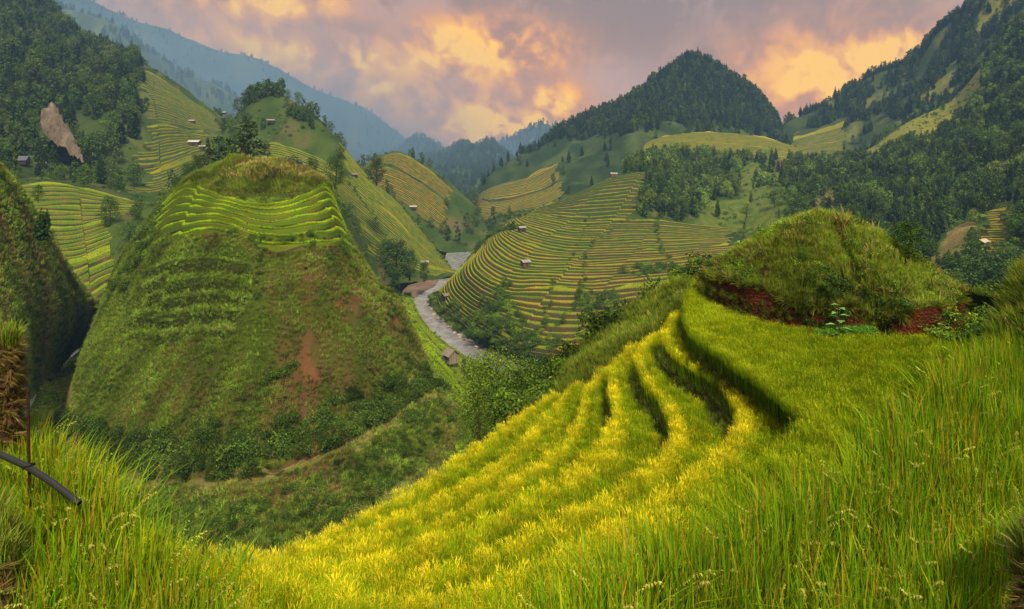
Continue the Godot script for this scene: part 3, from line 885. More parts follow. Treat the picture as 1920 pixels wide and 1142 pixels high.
	hill.terraced = patch([
		[Vector3(-19.3, -66.0, -421.0), Vector3(-26.4, -65.9, -344.0), Vector3(-36.5, -65.9, -302.0), Vector3(-36.1, -66.0, -281.0), Vector3(-25.1, -65.9, -251.0), Vector3(-13.2, -65.9, -226.0), Vector3(-3.5, -66.2, -210.0), Vector3(8.2, -66.0, -198.0), Vector3(25.7, -65.9, -193.0), Vector3(49.9, -65.9, -193.0), Vector3(77.5, -66.0, -198.0)],
		[Vector3(-18.3, -55.0, -400.0), Vector3(-23.7, -55.8, -335.0), Vector3(-29.0, -57.3, -290.0), Vector3(-23.6, -58.1, -258.0), Vector3(-13.5, -58.0, -232.0), Vector3(-4.4, -57.8, -210.0), Vector3(4.2, -58.9, -202.0), Vector3(14.7, -58.8, -196.0), Vector3(29.4, -58.8, -196.0), Vector3(53.9, -58.9, -202.0), Vector3(80.7, -58.4, -206.0)],
		[Vector3(-13.7, -45.6, -365.0), Vector3(-15.6, -45.5, -312.0), Vector3(-16.0, -46.3, -275.0), Vector3(-9.3, -47.5, -248.0), Vector3(-1.0, -47.8, -234.0), Vector3(7.7, -47.8, -232.0), Vector3(19.6, -49.0, -235.0), Vector3(31.7, -49.6, -238.0), Vector3(48.0, -49.0, -240.0), Vector3(71.8, -48.2, -246.0), Vector3(97.9, -46.9, -250.0)],
		[Vector3(-6.1, -38.9, -365.0), Vector3(-4.1, -39.0, -330.0), Vector3(0.0, -38.6, -305.0), Vector3(6.1, -40.2, -292.0), Vector3(14.4, -41.9, -287.0), Vector3(25.4, -43.5, -290.0), Vector3(39.3, -44.2, -295.0), Vector3(54.6, -44.2, -298.0), Vector3(72.5, -43.8, -300.0), Vector3(94.0, -43.2, -305.0), Vector3(119.5, -41.9, -305.0)],
		[Vector3(8.5, -36.9, -410.0), Vector3(12.8, -35.9, -385.0), Vector3(19.8, -34.7, -365.0), Vector3(27.7, -34.1, -350.0), Vector3(36.2, -34.8, -348.0), Vector3(48.1, -35.0, -350.0), Vector3(62.1, -34.9, -355.0), Vector3(78.0, -36.0, -360.0), Vector3(96.5, -38.0, -362.0), Vector3(117.7, -40.4, -362.0), Vector3(144.0, -42.0, -360.0)],
		[Vector3(26.9, -33.7, -430.0), Vector3(35.8, -29.4, -430.0), Vector3(46.6, -24.4, -430.0), Vector3(58.0, -19.9, -435.0), Vector3(70.0, -15.5, -442.0), Vector3(84.4, -12.8, -450.0), Vector3(97.3, -11.8, -458.0), Vector3(108.8, -17.2, -458.0), Vector3(128.9, -22.8, -455.0), Vector3(153.8, -26.2, -450.0), Vector3(183.8, -28.1, -450.0)],
		[Vector3(40.8, -40.8, -490.0), Vector3(51.0, -35.9, -490.0), Vector3(64.6, -30.0, -500.0), Vector3(80.8, -24.6, -510.0), Vector3(95.3, -17.3, -520.0), Vector3(112.5, -9.0, -540.0), Vector3(126.0, -0.9, -560.0), Vector3(154.0, -0.9, -560.0), Vector3(186.7, -2.3, -560.0), Vector3(228.7, -4.7, -560.0), Vector3(275.5, -7.6, -570.0)],
		[Vector3(56.0, -51.3, -560.0), Vector3(71.2, -47.5, -570.0), Vector3(87.0, -41.1, -580.0), Vector3(103.2, -29.5, -590.0), Vector3(115.0, -20.0, -600.0), Vector3(125.6, 0.0, -620.0), Vector3(140.8, 14.1, -650.0), Vector3(181.5, 22.0, -660.0), Vector3(232.7, 22.2, -665.0), Vector3(280.5, 12.1, -660.0), Vector3(314.7, -6.4, -640.0)],
		[Vector3(70.0, -75.8, -700.0), Vector3(108.0, -66.0, -720.0), Vector3(141.8, -55.5, -740.0), Vector3(162.5, -18.8, -750.0), Vector3(209.0, -6.3, -760.0), Vector3(269.5, -6.4, -770.0), Vector3(323.0, -12.7, -760.0), Vector3(363.8, -24.7, -740.0)]],
		270, 12, {"slope": [lin(0.045, 0.085, 0.02), lin(0.075, 0.125, 0.025), lin(0.13, 0.15, 0.04), 30.0, 9.0], "amp": 2.5, "wave": 40.0, "rice": rice, "riser": 0.52, "wobble": 0.38, "brown_from": 2, "bank_share": 0.8, "ragged": 0.03,
		"blocks": [0.36, 0.56, 0.72, 0.88], "bands": [[0.35, 1.0, 5, 0.13, 0.97, gold], [1.0, 2.0, 10, 0.10, 0.96, gold], [2.0, 3.0, 13, 0.09, 0.95, gold], [3.0, 4.0, 13, 0.05, 0.93, mixed], [4.0, 5.0, 13, 0.02, 0.62, mixed], [6.0, 7.0, 9, 0.55, 0.97, bright]], "fields": [[flat([Vector3(97.8, -40.2, -345.0), Vector3(126.8, -28.3, -425.0), Vector3(153.0, -33.6, -425.0), Vector3(195.5, -6.9, -548.0), Vector3(226.3, -5.5, -552.0), Vector3(140.9, -37.4, -345.0)]), lin(0.10, 0.17, 0.025), lin(0.16, 0.21, 0.035)], [flat([Vector3(231.1, -3.7, -558.0), Vector3(239.9, -3.7, -558.0), Vector3(173.3, -36.7, -400.0), Vector3(164.0, -36.7, -400.0)]), lin(0.15, 0.08, 0.04), lin(0.09, 0.08, 0.03)]]})
	land("terraced_hill", hill.terraced, mat.hill, "hill of ripe rice terraces beside the river bend")

	# left of the river: the hill with the grove, and its terraced spur
	hill.grove = patch([
		[Vector3(-105.0, -15.8, -200.0), Vector3(-96.7, -13.7, -200.0), Vector3(-83.3, -10.3, -200.0), Vector3(-71.8, -10.9, -205.0), Vector3(-60.9, -19.7, -215.0), Vector3(-64.1, -53.4, -285.0), Vector3(-56.3, -65.2, -322.0), Vector3(-44.4, -65.8, -333.0), Vector3(-31.5, -65.9, -344.0), Vector3(-28.0, -65.9, -350.0)],
		[Vector3(-162.2, -12.4, -330.0), Vector3(-144.0, -10.7, -320.0), Vector3(-124.0, -11.1, -310.0), Vector3(-103.8, -13.7, -300.0), Vector3(-87.0, -18.8, -300.0), Vector3(-75.8, -36.6, -325.0), Vector3(-62.7, -52.3, -345.0), Vector3(-47.1, -60.7, -347.0), Vector3(-35.2, -64.5, -352.0), Vector3(-29.3, -66.0, -355.0)],
		[Vector3(-186.7, 1.7, -400.0), Vector3(-176.7, 7.3, -400.0), Vector3(-154.7, 8.2, -395.0), Vector3(-133.2, 4.9, -390.0), Vector3(-109.1, -4.8, -385.0), Vector3(-91.8, -18.4, -380.0), Vector3(-76.6, -30.3, -375.0), Vector3(-60.9, -45.3, -375.0), Vector3(-45.0, -58.9, -372.0), Vector3(-31.1, -66.7, -362.0)],
		[Vector3(-205.5, 10.5, -450.0), Vector3(-195.0, 26.2, -450.0), Vector3(-178.1, 39.0, -450.0), Vector3(-161.2, 40.9, -450.0), Vector3(-135.7, 27.5, -440.0), Vector3(-114.7, 7.2, -430.0), Vector3(-94.5, -14.0, -420.0), Vector3(-73.5, -29.7, -410.0), Vector3(-51.4, -53.1, -398.0), Vector3(-33.9, -69.3, -380.0)],
		[Vector3(-243.0, -4.5, -540.0), Vector3(-229.5, 9.0, -540.0), Vector3(-205.4, 22.1, -530.0), Vector3(-185.5, 22.1, -530.0), Vector3(-156.0, 8.7, -520.0), Vector3(-131.8, -12.8, -510.0), Vector3(-108.3, -33.3, -500.0), Vector3(-82.0, -52.0, -480.0), Vector3(-53.2, -69.7, -440.0), Vector3(-32.7, -76.7, -400.0)]],
		230, 20, {"slope": grassy, "amp": 5.0, "wave": 50.0, "calm_ridge": true, "rice": [lin(0.16, 0.27, 0.02), lin(0.40, 0.40, 0.025), lin(0.04, 0.085, 0.02), lin(0.075, 0.075, 0.03), lin(0.15, 0.23, 0.02), lin(0.26, 0.29, 0.02)], "riser": 0.5, "bank_share": 0.5, "blocks": [0.2, 0.42, 0.62, 0.78], "wobble": 0.42,
		"bands": [[0.45, 1.0, 7, 0.56, 0.985], [1.0, 2.0, 17, 0.10, 0.98], [2.0, 2.88, 14, 0.53, 0.975]]})
	land("grove_hill", hill.grove, mat.hill, "green hill crowned with a grove and a terraced spur running down to the river")
	hill.behind = patch([
		[Vector3(-112.0, -38.5, -420.0), Vector3(-93.2, -46.6, -430.0), Vector3(-71.7, -53.8, -430.0), Vector3(-53.8, -62.7, -430.0), Vector3(-39.4, -65.9, -430.0), Vector3(-28.7, -66.3, -430.0), Vector3(-21.6, -64.8, -432.0)],
		[Vector3(-124.0, -24.0, -480.0), Vector3(-104.0, -26.0, -480.0), Vector3(-81.1, -33.6, -475.0), Vector3(-60.1, -46.5, -465.0), Vector3(-41.7, -56.9, -455.0), Vector3(-28.0, -61.6, -448.0), Vector3(-19.3, -61.2, -445.0)],
		[Vector3(-132.5, -17.7, -530.0), Vector3(-112.6, -8.8, -530.0), Vector3(-91.9, -10.9, -525.0), Vector3(-68.7, -23.6, -515.0), Vector3(-47.9, -39.6, -500.0), Vector3(-29.1, -54.6, -485.0), Vector3(-17.6, -58.8, -470.0)],
		[Vector3(-140.2, -16.9, -580.0), Vector3(-123.2, -4.3, -580.0), Vector3(-103.9, 2.9, -580.0), Vector3(-78.4, -8.5, -570.0), Vector3(-51.3, -26.1, -550.0), Vector3(-29.3, -43.8, -525.0), Vector3(-17.2, -59.2, -490.0)],
		[Vector3(-157.5, -40.8, -700.0), Vector3(-122.5, -23.3, -700.0), Vector3(-92.0, -34.5, -690.0), Vector3(-61.4, -50.2, -670.0), Vector3(-33.6, -67.2, -620.0), Vector3(-16.3, -74.7, -560.0)]],
		140, 26, {"slope": grassy, "amp": 5.0, "wave": 45.0, "calm_ridge": true, "rice": rice, "riser": 0.5, "wobble": 0.45, "bands": [[0.9, 1.9, 18, 0.08, 0.62], [2.0, 2.7, 12, 0.1, 0.66]]})
	land("river_hill", hill.behind, mat.hill, "rounded terraced hill above the far reach of the river")

	# the left mountain
	hill.left = patch([
		[Vector3(-245.1, -21.0, -265.0), Vector3(-220.5, -19.1, -270.0), Vector3(-206.2, -17.2, -275.0), Vector3(-193.7, -17.3, -280.0), Vector3(-180.5, -20.0, -285.0), Vector3(-167.9, -25.5, -292.0), Vector3(-156.5, -24.3, -298.0), Vector3(-149.8, -16.0, -310.0), Vector3(-145.8, -11.6, -330.0)],
		[Vector3(-300.6, -2.7, -325.0), Vector3(-267.9, -2.7, -328.0), Vector3(-247.5, -4.1, -330.0), Vector3(-233.8, -6.2, -338.0), Vector3(-218.5, -7.2, -345.0), Vector3(-201.2, -10.2, -350.0), Vector3(-189.3, -7.4, -355.0), Vector3(-181.9, -1.5, -370.0), Vector3(-170.7, 1.6, -385.0)],
		[Vector3(-351.5, 28.5, -380.0), Vector3(-302.2, 20.0, -370.0), Vector3(-277.5, 17.0, -370.0), Vector3(-262.8, 15.8, -380.0), Vector3(-247.0, 17.9, -390.0), Vector3(-237.5, 18.8, -410.0), Vector3(-231.1, 19.7, -430.0), Vector3(-223.1, 16.9, -450.0), Vector3(-200.6, 12.0, -450.0)],
		[Vector3(-444.0, 84.0, -480.0), Vector3(-392.0, 68.0, -480.0), Vector3(-360.0, 64.0, -480.0), Vector3(-338.9, 61.2, -490.0), Vector3(-320.8, 58.3, -500.0), Vector3(-301.8, 53.1, -510.0), Vector3(-281.7, 45.5, -520.0), Vector3(-257.8, 32.5, -520.0), Vector3(-224.2, 20.0, -500.0)],
		[Vector3(-555.0, 185.0, -600.0), Vector3(-506.3, 155.0, -620.0), Vector3(-472.5, 131.2, -630.0), Vector3(-438.4, 112.9, -630.0), Vector3(-400.4, 95.6, -620.0), Vector3(-355.0, 84.0, -600.0), Vector3(-320.1, 67.9, -590.0), Vector3(-285.0, 48.9, -570.0), Vector3(-243.9, 27.0, -540.0)],
		[Vector3(-703.0, 335.7, -760.0), Vector3(-620.7, 259.7, -760.0), Vector3(-573.2, 209.0, -760.0), Vector3(-523.2, 158.2, -730.0), Vector3(-465.8, 123.1, -690.0), Vector3(-418.8, 105.5, -670.0), Vector3(-387.3, 97.0, -650.0), Vector3(-331.4, 73.7, -610.0), Vector3(-295.0, 54.1, -590.0), Vector3(-252.0, 28.9, -560.0)],
		[Vector3(-832.5, 292.5, -900.0), Vector3(-735.0, 217.5, -900.0), Vector3(-616.3, 121.8, -860.0), Vector3(-464.8, 65.0, -780.0), Vector3(-350.0, 17.5, -700.0), Vector3(-277.3, -5.3, -640.0)]],
		190, 20, {"slope": [lin(0.04, 0.075, 0.022), lin(0.075, 0.125, 0.03), lin(0.13, 0.16, 0.05), 45.0, 13.0], "amp": 9.0, "wave": 80.0, "calm_ridge": true, "rice": [lin(0.15, 0.25, 0.022), lin(0.34, 0.34, 0.025), lin(0.045, 0.085, 0.02), lin(0.08, 0.08, 0.035), lin(0.12, 0.18, 0.02), lin(0.20, 0.23, 0.02)], "riser": 0.5, "wobble": 0.45, "ragged": 0.06,
		"blocks": [0.3, 0.7, 0.85], "bands": [[0.15, 1.0, 13, 0.62, 0.93], [1.0, 2.0, 14, 0.63, 0.93], [2.1, 4.0, 26, 0.66, 0.99]]})
	land("left_mountain", hill.left, mat.hill, "forested mountain with terraces at its right shoulder")
	hill.left_low = patch([
		[Vector3(-109.7, -39.1, -140.0), Vector3(-108.9, -41.8, -152.0), Vector3(-110.7, -43.6, -166.0), Vector3(-111.8, -42.0, -180.0), Vector3(-107.7, -40.4, -190.0), Vector3(-105.9, -35.9, -205.0)],
		[Vector3(-148.8, -34.0, -190.0), Vector3(-141.4, -33.3, -195.0), Vector3(-135.0, -32.5, -200.0), Vector3(-129.8, -29.9, -205.0), Vector3(-123.7, -27.4, -212.0), Vector3(-114.7, -25.0, -222.0)],
		[Vector3(-168.4, -24.2, -215.0), Vector3(-159.9, -24.0, -218.0), Vector3(-151.7, -24.1, -222.0), Vector3(-145.3, -23.2, -228.0), Vector3(-140.0, -21.6, -240.0), Vector3(-129.2, -20.4, -250.0)],
		[Vector3(-205.2, -12.7, -262.0), Vector3(-196.5, -12.0, -262.0), Vector3(-185.4, -12.7, -268.0), Vector3(-174.2, -16.5, -275.0), Vector3(-163.3, -20.4, -282.0), Vector3(-149.8, -19.8, -290.0)],
		[Vector3(-235.0, -11.2, -300.0), Vector3(-225.0, -11.2, -300.0), Vector3(-211.0, -12.7, -305.0), Vector3(-196.3, -15.5, -310.0), Vector3(-182.4, -18.4, -315.0), Vector3(-165.3, -18.1, -320.0)]],
		150, 14, {"slope": grassy, "amp": 2.0, "wave": 30.0, "rice": lush, "riser": 0.42, "bank_share": 0.4, "wobble": 0.6, "ragged": 0.07, "blocks": [0.45], "bands": [[0.25, 1.0, 5, 0.05, 0.62], [1.0, 2.0, 8, 0.05, 0.62], [2.0, 3.0, 9, 0.05, 0.75]]})
	land("low_terraces", hill.left_low, mat.hill, "bright green terraces below the huts")
	hill.left_near = patch([
		[Vector3(-48.3, -27.5, -50.0), Vector3(-56.1, -30.8, -66.0), Vector3(-66.6, -35.4, -85.0), Vector3(-87.3, -43.5, -118.0), Vector3(-96.3, -45.6, -136.0), Vector3(-100.2, -44.8, -150.0), Vector3(-101.3, -41.9, -160.0)],
		[Vector3(-63.8, -19.8, -66.0), Vector3(-68.0, -23.3, -80.0), Vector3(-72.8, -27.1, -93.0), Vector3(-83.1, -31.3, -112.0), Vector3(-89.0, -34.1, -126.0), Vector3(-95.0, -36.7, -142.0), Vector3(-99.3, -38.7, -156.0)],
		[Vector3(-79.3, -10.9, -82.0), Vector3(-80.8, -12.7, -95.0), Vector3(-83.9, -15.5, -106.0), Vector3(-87.0, -19.5, -116.0), Vector3(-90.2, -25.2, -127.0), Vector3(-94.3, -31.5, -140.0), Vector3(-98.7, -37.5, -154.0)],
		[Vector3(-108.3, 8.4, -112.0), Vector3(-98.6, 3.9, -116.0), Vector3(-96.0, -2.0, -120.0), Vector3(-95.5, -8.6, -126.0), Vector3(-96.6, -17.3, -134.0), Vector3(-98.2, -28.4, -144.0), Vector3(-99.3, -37.0, -154.0)],
		[Vector3(-140.2, 6.0, -145.0), Vector3(-123.2, 0.0, -145.0), Vector3(-118.4, -7.4, -148.0), Vector3(-113.8, -15.0, -150.0), Vector3(-109.6, -24.1, -152.0), Vector3(-107.7, -34.2, -158.0), Vector3(-108.4, -43.4, -168.0)]],
		110, 24, {"slope": [lin(0.055, 0.09, 0.025), lin(0.10, 0.11, 0.035), lin(0.12, 0.085, 0.05), 18.0, 5.0], "amp": 2.2, "wave": 14.0})
	land("steep_bank", hill.left_near, mat.hill, "steep brown-green grass slope above the stream")

	# the cone-shaped hill in the middle of the view
	var weedy := [lin(0.085, 0.15, 0.022), lin(0.12, 0.17, 0.028), lin(0.045, 0.075, 0.018), lin(0.065, 0.075, 0.025), lin(0.05, 0.085, 0.018), lin(0.07, 0.10, 0.02)]
	var cone_rows := [
		[Vector3(-87.5, -53.1, -125.0), Vector3(-66.7, -46.8, -92.0), Vector3(-47.4, -45.0, -72.0), Vector3(-31.9, -40.1, -58.0), Vector3(-18.4, -34.5, -46.0), Vector3(-13.3, -34.6, -50.0), Vector3(-8.8, -36.7, -62.0), Vector3(-5.6, -43.4, -84.0), Vector3(-8.3, -55.8, -124.0)],
		[Vector3(-96.8, -50.2, -140.0), Vector3(-75.4, -46.8, -104.0), Vector3(-55.3, -44.8, -84.0), Vector3(-39.6, -42.0, -72.0), Vector3(-24.8, -37.7, -62.0), Vector3(-18.4, -37.1, -67.0), Vector3(-12.5, -38.8, -79.0), Vector3(-7.4, -42.2, -97.0), Vector3(-10.9, -51.6, -125.0)],
		[Vector3(-95.9, -48.5, -142.0), Vector3(-77.4, -45.9, -108.0), Vector3(-58.9, -44.2, -90.0), Vector3(-41.7, -40.1, -77.0), Vector3(-27.4, -36.3, -70.0), Vector3(-22.5, -36.1, -75.0), Vector3(-17.2, -36.5, -86.0), Vector3(-11.6, -37.7, -102.0), Vector3(-15.7, -46.6, -127.0)],
		[Vector3(-95.9, -48.3, -143.0), Vector3(-77.9, -45.8, -110.0), Vector3(-60.9, -44.6, -94.0), Vector3(-42.7, -39.3, -80.0), Vector3(-28.6, -35.9, -73.0), Vector3(-23.1, -35.4, -78.0), Vector3(-17.9, -36.0, -89.0), Vector3(-12.7, -37.1, -105.0), Vector3(-17.1, -44.8, -128.0)],
		[Vector3(-95.3, -47.7, -143.0), Vector3(-78.6, -46.2, -112.0), Vector3(-62.2, -44.1, -97.0), Vector3(-44.1, -39.2, -84.0), Vector3(-30.6, -35.4, -78.0), Vector3(-24.2, -34.6, -83.0), Vector3(-19.0, -35.3, -93.0), Vector3(-14.1, -36.2, -108.0), Vector3(-18.6, -43.3, -130.0)],
		[Vector3(-96.9, -38.8, -150.0), Vector3(-83.5, -37.8, -126.0), Vector3(-67.2, -34.1, -112.0), Vector3(-49.4, -29.4, -98.0), Vector3(-34.5, -25.7, -88.0), Vector3(-27.8, -25.9, -94.0), Vector3(-22.7, -24.9, -103.0), Vector3(-20.3, -29.2, -117.0), Vector3(-26.1, -35.9, -138.0)],
		[Vector3(-94.4, -26.6, -152.0), Vector3(-83.7, -24.7, -138.0), Vector3(-67.1, -17.8, -122.0), Vector3(-51.6, -13.6, -109.0), Vector3(-38.7, -15.0, -101.0), Vector3(-30.4, -15.3, -105.0), Vector3(-30.2, -16.6, -116.0), Vector3(-29.4, -22.2, -127.0), Vector3(-34.6, -27.2, -143.0)],
		[Vector3(-83.6, -14.6, -152.0), Vector3(-79.7, -11.6, -146.0), Vector3(-68.6, -6.2, -135.0), Vector3(-54.0, -7.5, -119.0), Vector3(-42.9, -8.6, -112.0), Vector3(-38.5, -7.3, -118.0), Vector3(-37.1, -6.6, -128.0), Vector3(-37.5, -13.2, -138.0), Vector3(-43.2, -18.0, -154.0)],
		[Vector3(-81.4, -12.3, -155.0), Vector3(-75.5, -7.4, -148.0), Vector3(-68.1, -5.1, -140.0), Vector3(-56.2, -6.5, -125.0), Vector3(-44.9, -7.5, -117.0), Vector3(-40.8, -6.4, -123.0), Vector3(-39.4, -5.9, -132.0), Vector3(-40.3, -11.9, -143.0), Vector3(-45.8, -16.5, -158.0)],
		[Vector3(-81.3, -10.0, -160.0), Vector3(-72.8, -5.3, -150.0), Vector3(-68.0, -3.1, -144.0), Vector3(-59.8, -1.5, -136.0), Vector3(-51.7, -1.4, -132.0), Vector3(-46.3, -2.9, -134.0), Vector3(-43.0, -5.4, -138.0), Vector3(-43.7, -10.5, -148.0), Vector3(-49.2, -15.7, -164.0)],
		[Vector3(-89.4, -17.0, -185.0), Vector3(-81.7, -10.2, -175.0), Vector3(-76.5, -7.1, -170.0), Vector3(-71.4, -6.3, -168.0), Vector3(-64.4, -6.3, -168.0), Vector3(-57.4, -7.7, -168.0), Vector3(-53.8, -10.8, -172.0), Vector3(-54.0, -17.2, -180.0), Vector3(-58.4, -24.0, -192.0)]]
	var ledge := []
	for v in cone_rows[2]: ledge.append(v + (Vector3(-46, v.y, -128) - v).normalized() * 2.0)
	cone_rows.insert(3, ledge)
	var ledge_up := []
	for v in ledge: ledge_up.append(v + (Vector3(-46, v.y, -128) - v).normalized() * 0.5 + Vector3.UP * 0.9)
	cone_rows[4] = ledge_up
	path_line = flat(cone_rows[2])
	var back_edge := flat(ledge)
	back_edge.reverse()
	path_line.append_array(back_edge)
	hill.cone = patch(cone_rows,
		210, 16, {"slope": [lin(0.055, 0.10, 0.018), lin(0.10, 0.14, 0.025), lin(0.14, 0.085, 0.045), 20.0, 4.0], "amp": 2.9, "wave": 15.0, "level": 0.93, "rice": lush, "riser": 0.34, "wobble": 0.28, "bank_share": 0.42, "blocks": [0.3, 0.52, 0.72],
		"bands": [[6.05, 6.85, 5, 0.24, 0.47, weedy, true], [7.0, 8.0, 7, 0.14, 0.90]], "calm_below": 3.2, "fields": [[path_line, lin(0.28, 0.25, 0.10), lin(0.20, 0.25, 0.05)], [scars[0], lin(0.20, 0.10, 0.05), lin(0.12, 0.09, 0.04)], [scars[1], lin(0.20, 0.10, 0.05), lin(0.12, 0.09, 0.04)], [scars[2], lin(0.22, 0.12, 0.06), lin(0.13, 0.10, 0.04)], [scars[3], lin(0.19, 0.10, 0.05), lin(0.12, 0.09, 0.04)]]})
	land("cone_hill", hill.cone, mat.near, "steep cone-shaped hill ringed by bright green terraces near its grassy top")

	# low ground between the cone hill and the river
	hill.riverside = patch([
		[Vector3(-46.5, -63.2, -294.0), Vector3(-37.6, -63.4, -258.0), Vector3(-30.9, -63.3, -236.0), Vector3(-21.8, -63.3, -214.0), Vector3(-12.4, -63.3, -199.0), Vector3(-3.8, -62.9, -184.0), Vector3(7.0, -63.0, -168.0), Vector3(15.0, -60.0, -150.0)],
		[Vector3(-47.5, -61.8, -285.0), Vector3(-38.2, -62.6, -252.0), Vector3(-31.6, -61.9, -230.0), Vector3(-22.8, -61.6, -207.0), Vector3(-14.6, -61.8, -190.0), Vector3(-7.2, -61.6, -172.0), Vector3(0.0, -60.0, -150.0), Vector3(7.6, -55.2, -130.0)],
		[Vector3(-47.7, -60.3, -275.0), Vector3(-40.0, -61.1, -246.0), Vector3(-34.3, -60.6, -226.0), Vector3(-26.2, -60.9, -203.0), Vector3(-18.2, -60.7, -182.0), Vector3(-12.2, -59.8, -163.0), Vector3(-7.0, -58.3, -140.0), Vector3(-1.0, -52.7, -115.0)],
		[Vector3(-49.5, -56.2, -270.0), Vector3(-41.6, -55.5, -238.0), Vector3(-34.5, -54.8, -212.0), Vector3(-25.5, -52.5, -180.0), Vector3(-18.1, -50.4, -155.0), Vector3(-13.8, -49.5, -138.0), Vector3(-8.6, -47.0, -115.0), Vector3(-4.6, -42.9, -92.0)],
		[Vector3(-52.4, -55.7, -262.0), Vector3(-43.7, -54.1, -228.0), Vector3(-36.7, -53.3, -200.0), Vector3(-28.0, -50.4, -168.0), Vector3(-20.5, -48.3, -145.0), Vector3(-16.0, -46.9, -128.0), Vector3(-11.4, -44.6, -105.0), Vector3(-6.8, -38.9, -82.0)]],
		80, 14, {"slope": [lin(0.13, 0.20, 0.02), lin(0.20, 0.24, 0.03), lin(0.08, 0.12, 0.03), 25.0, 8.0], "amp": 0.6, "wave": 14.0, "rice": lush, "riser": 0.4, "bands": [[0.3, 1.7, 4, 0.0, 1.0]]})
	land("riverside_meadow", hill.riverside, mat.hill, "yellow-green riverside meadow below the wooden granary")
	hill.stream_field = patch([
		[Vector3(-85.9, -47.6, -112.0), Vector3(-92.2, -45.8, -125.0), Vector3(-96.8, -46.1, -135.0), Vector3(-99.8, -45.6, -146.0), Vector3(-102.0, -44.2, -156.0)],
		[Vector3(-81.6, -46.8, -110.0), Vector3(-89.4, -46.5, -124.0), Vector3(-94.0, -46.3, -134.0), Vector3(-98.3, -46.0, -146.0), Vector3(-101.1, -44.5, -156.0)],
		[Vector3(-72.8, -46.8, -104.0), Vector3(-83.5, -48.0, -120.0), Vector3(-88.8, -46.0, -130.0), Vector3(-95.4, -46.2, -144.0), Vector3(-98.8, -44.9, -154.0)]],
		40, 10, {"slope": [lin(0.16, 0.22, 0.02), lin(0.22, 0.26, 0.02), lin(0.07, 0.12, 0.02), 14.0, 6.0], "amp": 0.3, "wave": 8.0})
	land("stream_field", hill.stream_field, mat.hill, "narrow yellow-green field along the small stream")
	var rv := [[], [], []]
	for k in 5:
		rv[0].append(Vector3(-70 + 35 * k, -44, -20)); rv[1].append(Vector3(-70 + 35 * k, -45, -60)); rv[2].append(Vector3(-90 + 45 * k, -48.0 - k * 3, -110))
	land("ravine_floor", patch(rv, 30, 14, {"slope": wood, "amp": 2.0, "wave": 12.0}), mat.near, "overgrown floor of the ravine below the rice field")

# ------------------------------------------------------------------ the rice field in front

var mound_at := Vector3(11.23, -5.22, -23.20)

func in_mound(v: Vector3, grown := 0.0) -> bool:
	var dx := (v.x - mound_at.x) / (4.25 + grown)
	var dz := (v.z - mound_at.z) / (4.65 + grown)
	return dx * dx + dz * dz < 1.0

func strip(called: String, inner: Array, outer: Array, y_up: float, y: float, label: String, path_until := -1.0) -> Patch:
	var w := 130
	var a := curve(inner, w)
	var b := curve(outer, w)
	var p := Patch.new()
	p.w = w
	var f := [0.0, 0.45, 0.55, 1.0, 1.0, 1.0, 1.0, 1.0, 1.0]
	p.n = 9
	p.P.resize(9 * w); p.C.resize(9 * w); p.K.resize(9 * w)
	for i in w:
		var from := Vector3(a[i].x, 0, a[i].z)
		var to := Vector3(b[i].x, 0, b[i].z)
		var reach := from.distance_to(to)
		var out := (to - from) / maxf(reach, 0.01)
		var bank := minf(0.42 + 0.12 * nz.get_noise_1d(i * 3.0), reach * 0.4)
		for s in 9:
			var at: Vector3
			var col: Color
			var g := nz.get_noise_2d(i * 5.0, s * 13.0 + y * 40.0)
			if s < 4:
				at = from + out * bank * [0.0, 0.28, 0.62, 1.0][s]
				at.y = lerpf(y_up, y, f[s]) + (0.05 * g if s else 0.0)
				col = lin(0.045, 0.07, 0.018).lerp(lin(0.12, 0.07, 0.04), clampf(0.4 + g, 0, 1))
				if (s == 1 or s == 2) and float(i) / w < path_until: col = lin(0.24, 0.17, 0.07)
			else:
				at = (from + out * bank).lerp(to, (s - 3.0) / 5.0)
				at.y = y + 0.03 * nz.get_noise_2d(at.x * 8.0, at.z * 8.0)
				col = lin(0.06, 0.075, 0.02).lerp(lin(0.085, 0.065, 0.035), clampf(0.5 + g, 0, 1))
			p.P[s * w + i] = at
			p.C[s * w + i] = col
			p.K[s * w + i] = 1 if s < 3 else 3
	p.pieces = [["bank", 0, 3], ["soil", 3, 8]]
	var o := base(called)
	tag(o, label, "", "", "structure")
	for q in p.pieces: put(q[0], grid_mesh(p, q[1], q[2], false), mat.near, o)
	note_depth(p)
	return p

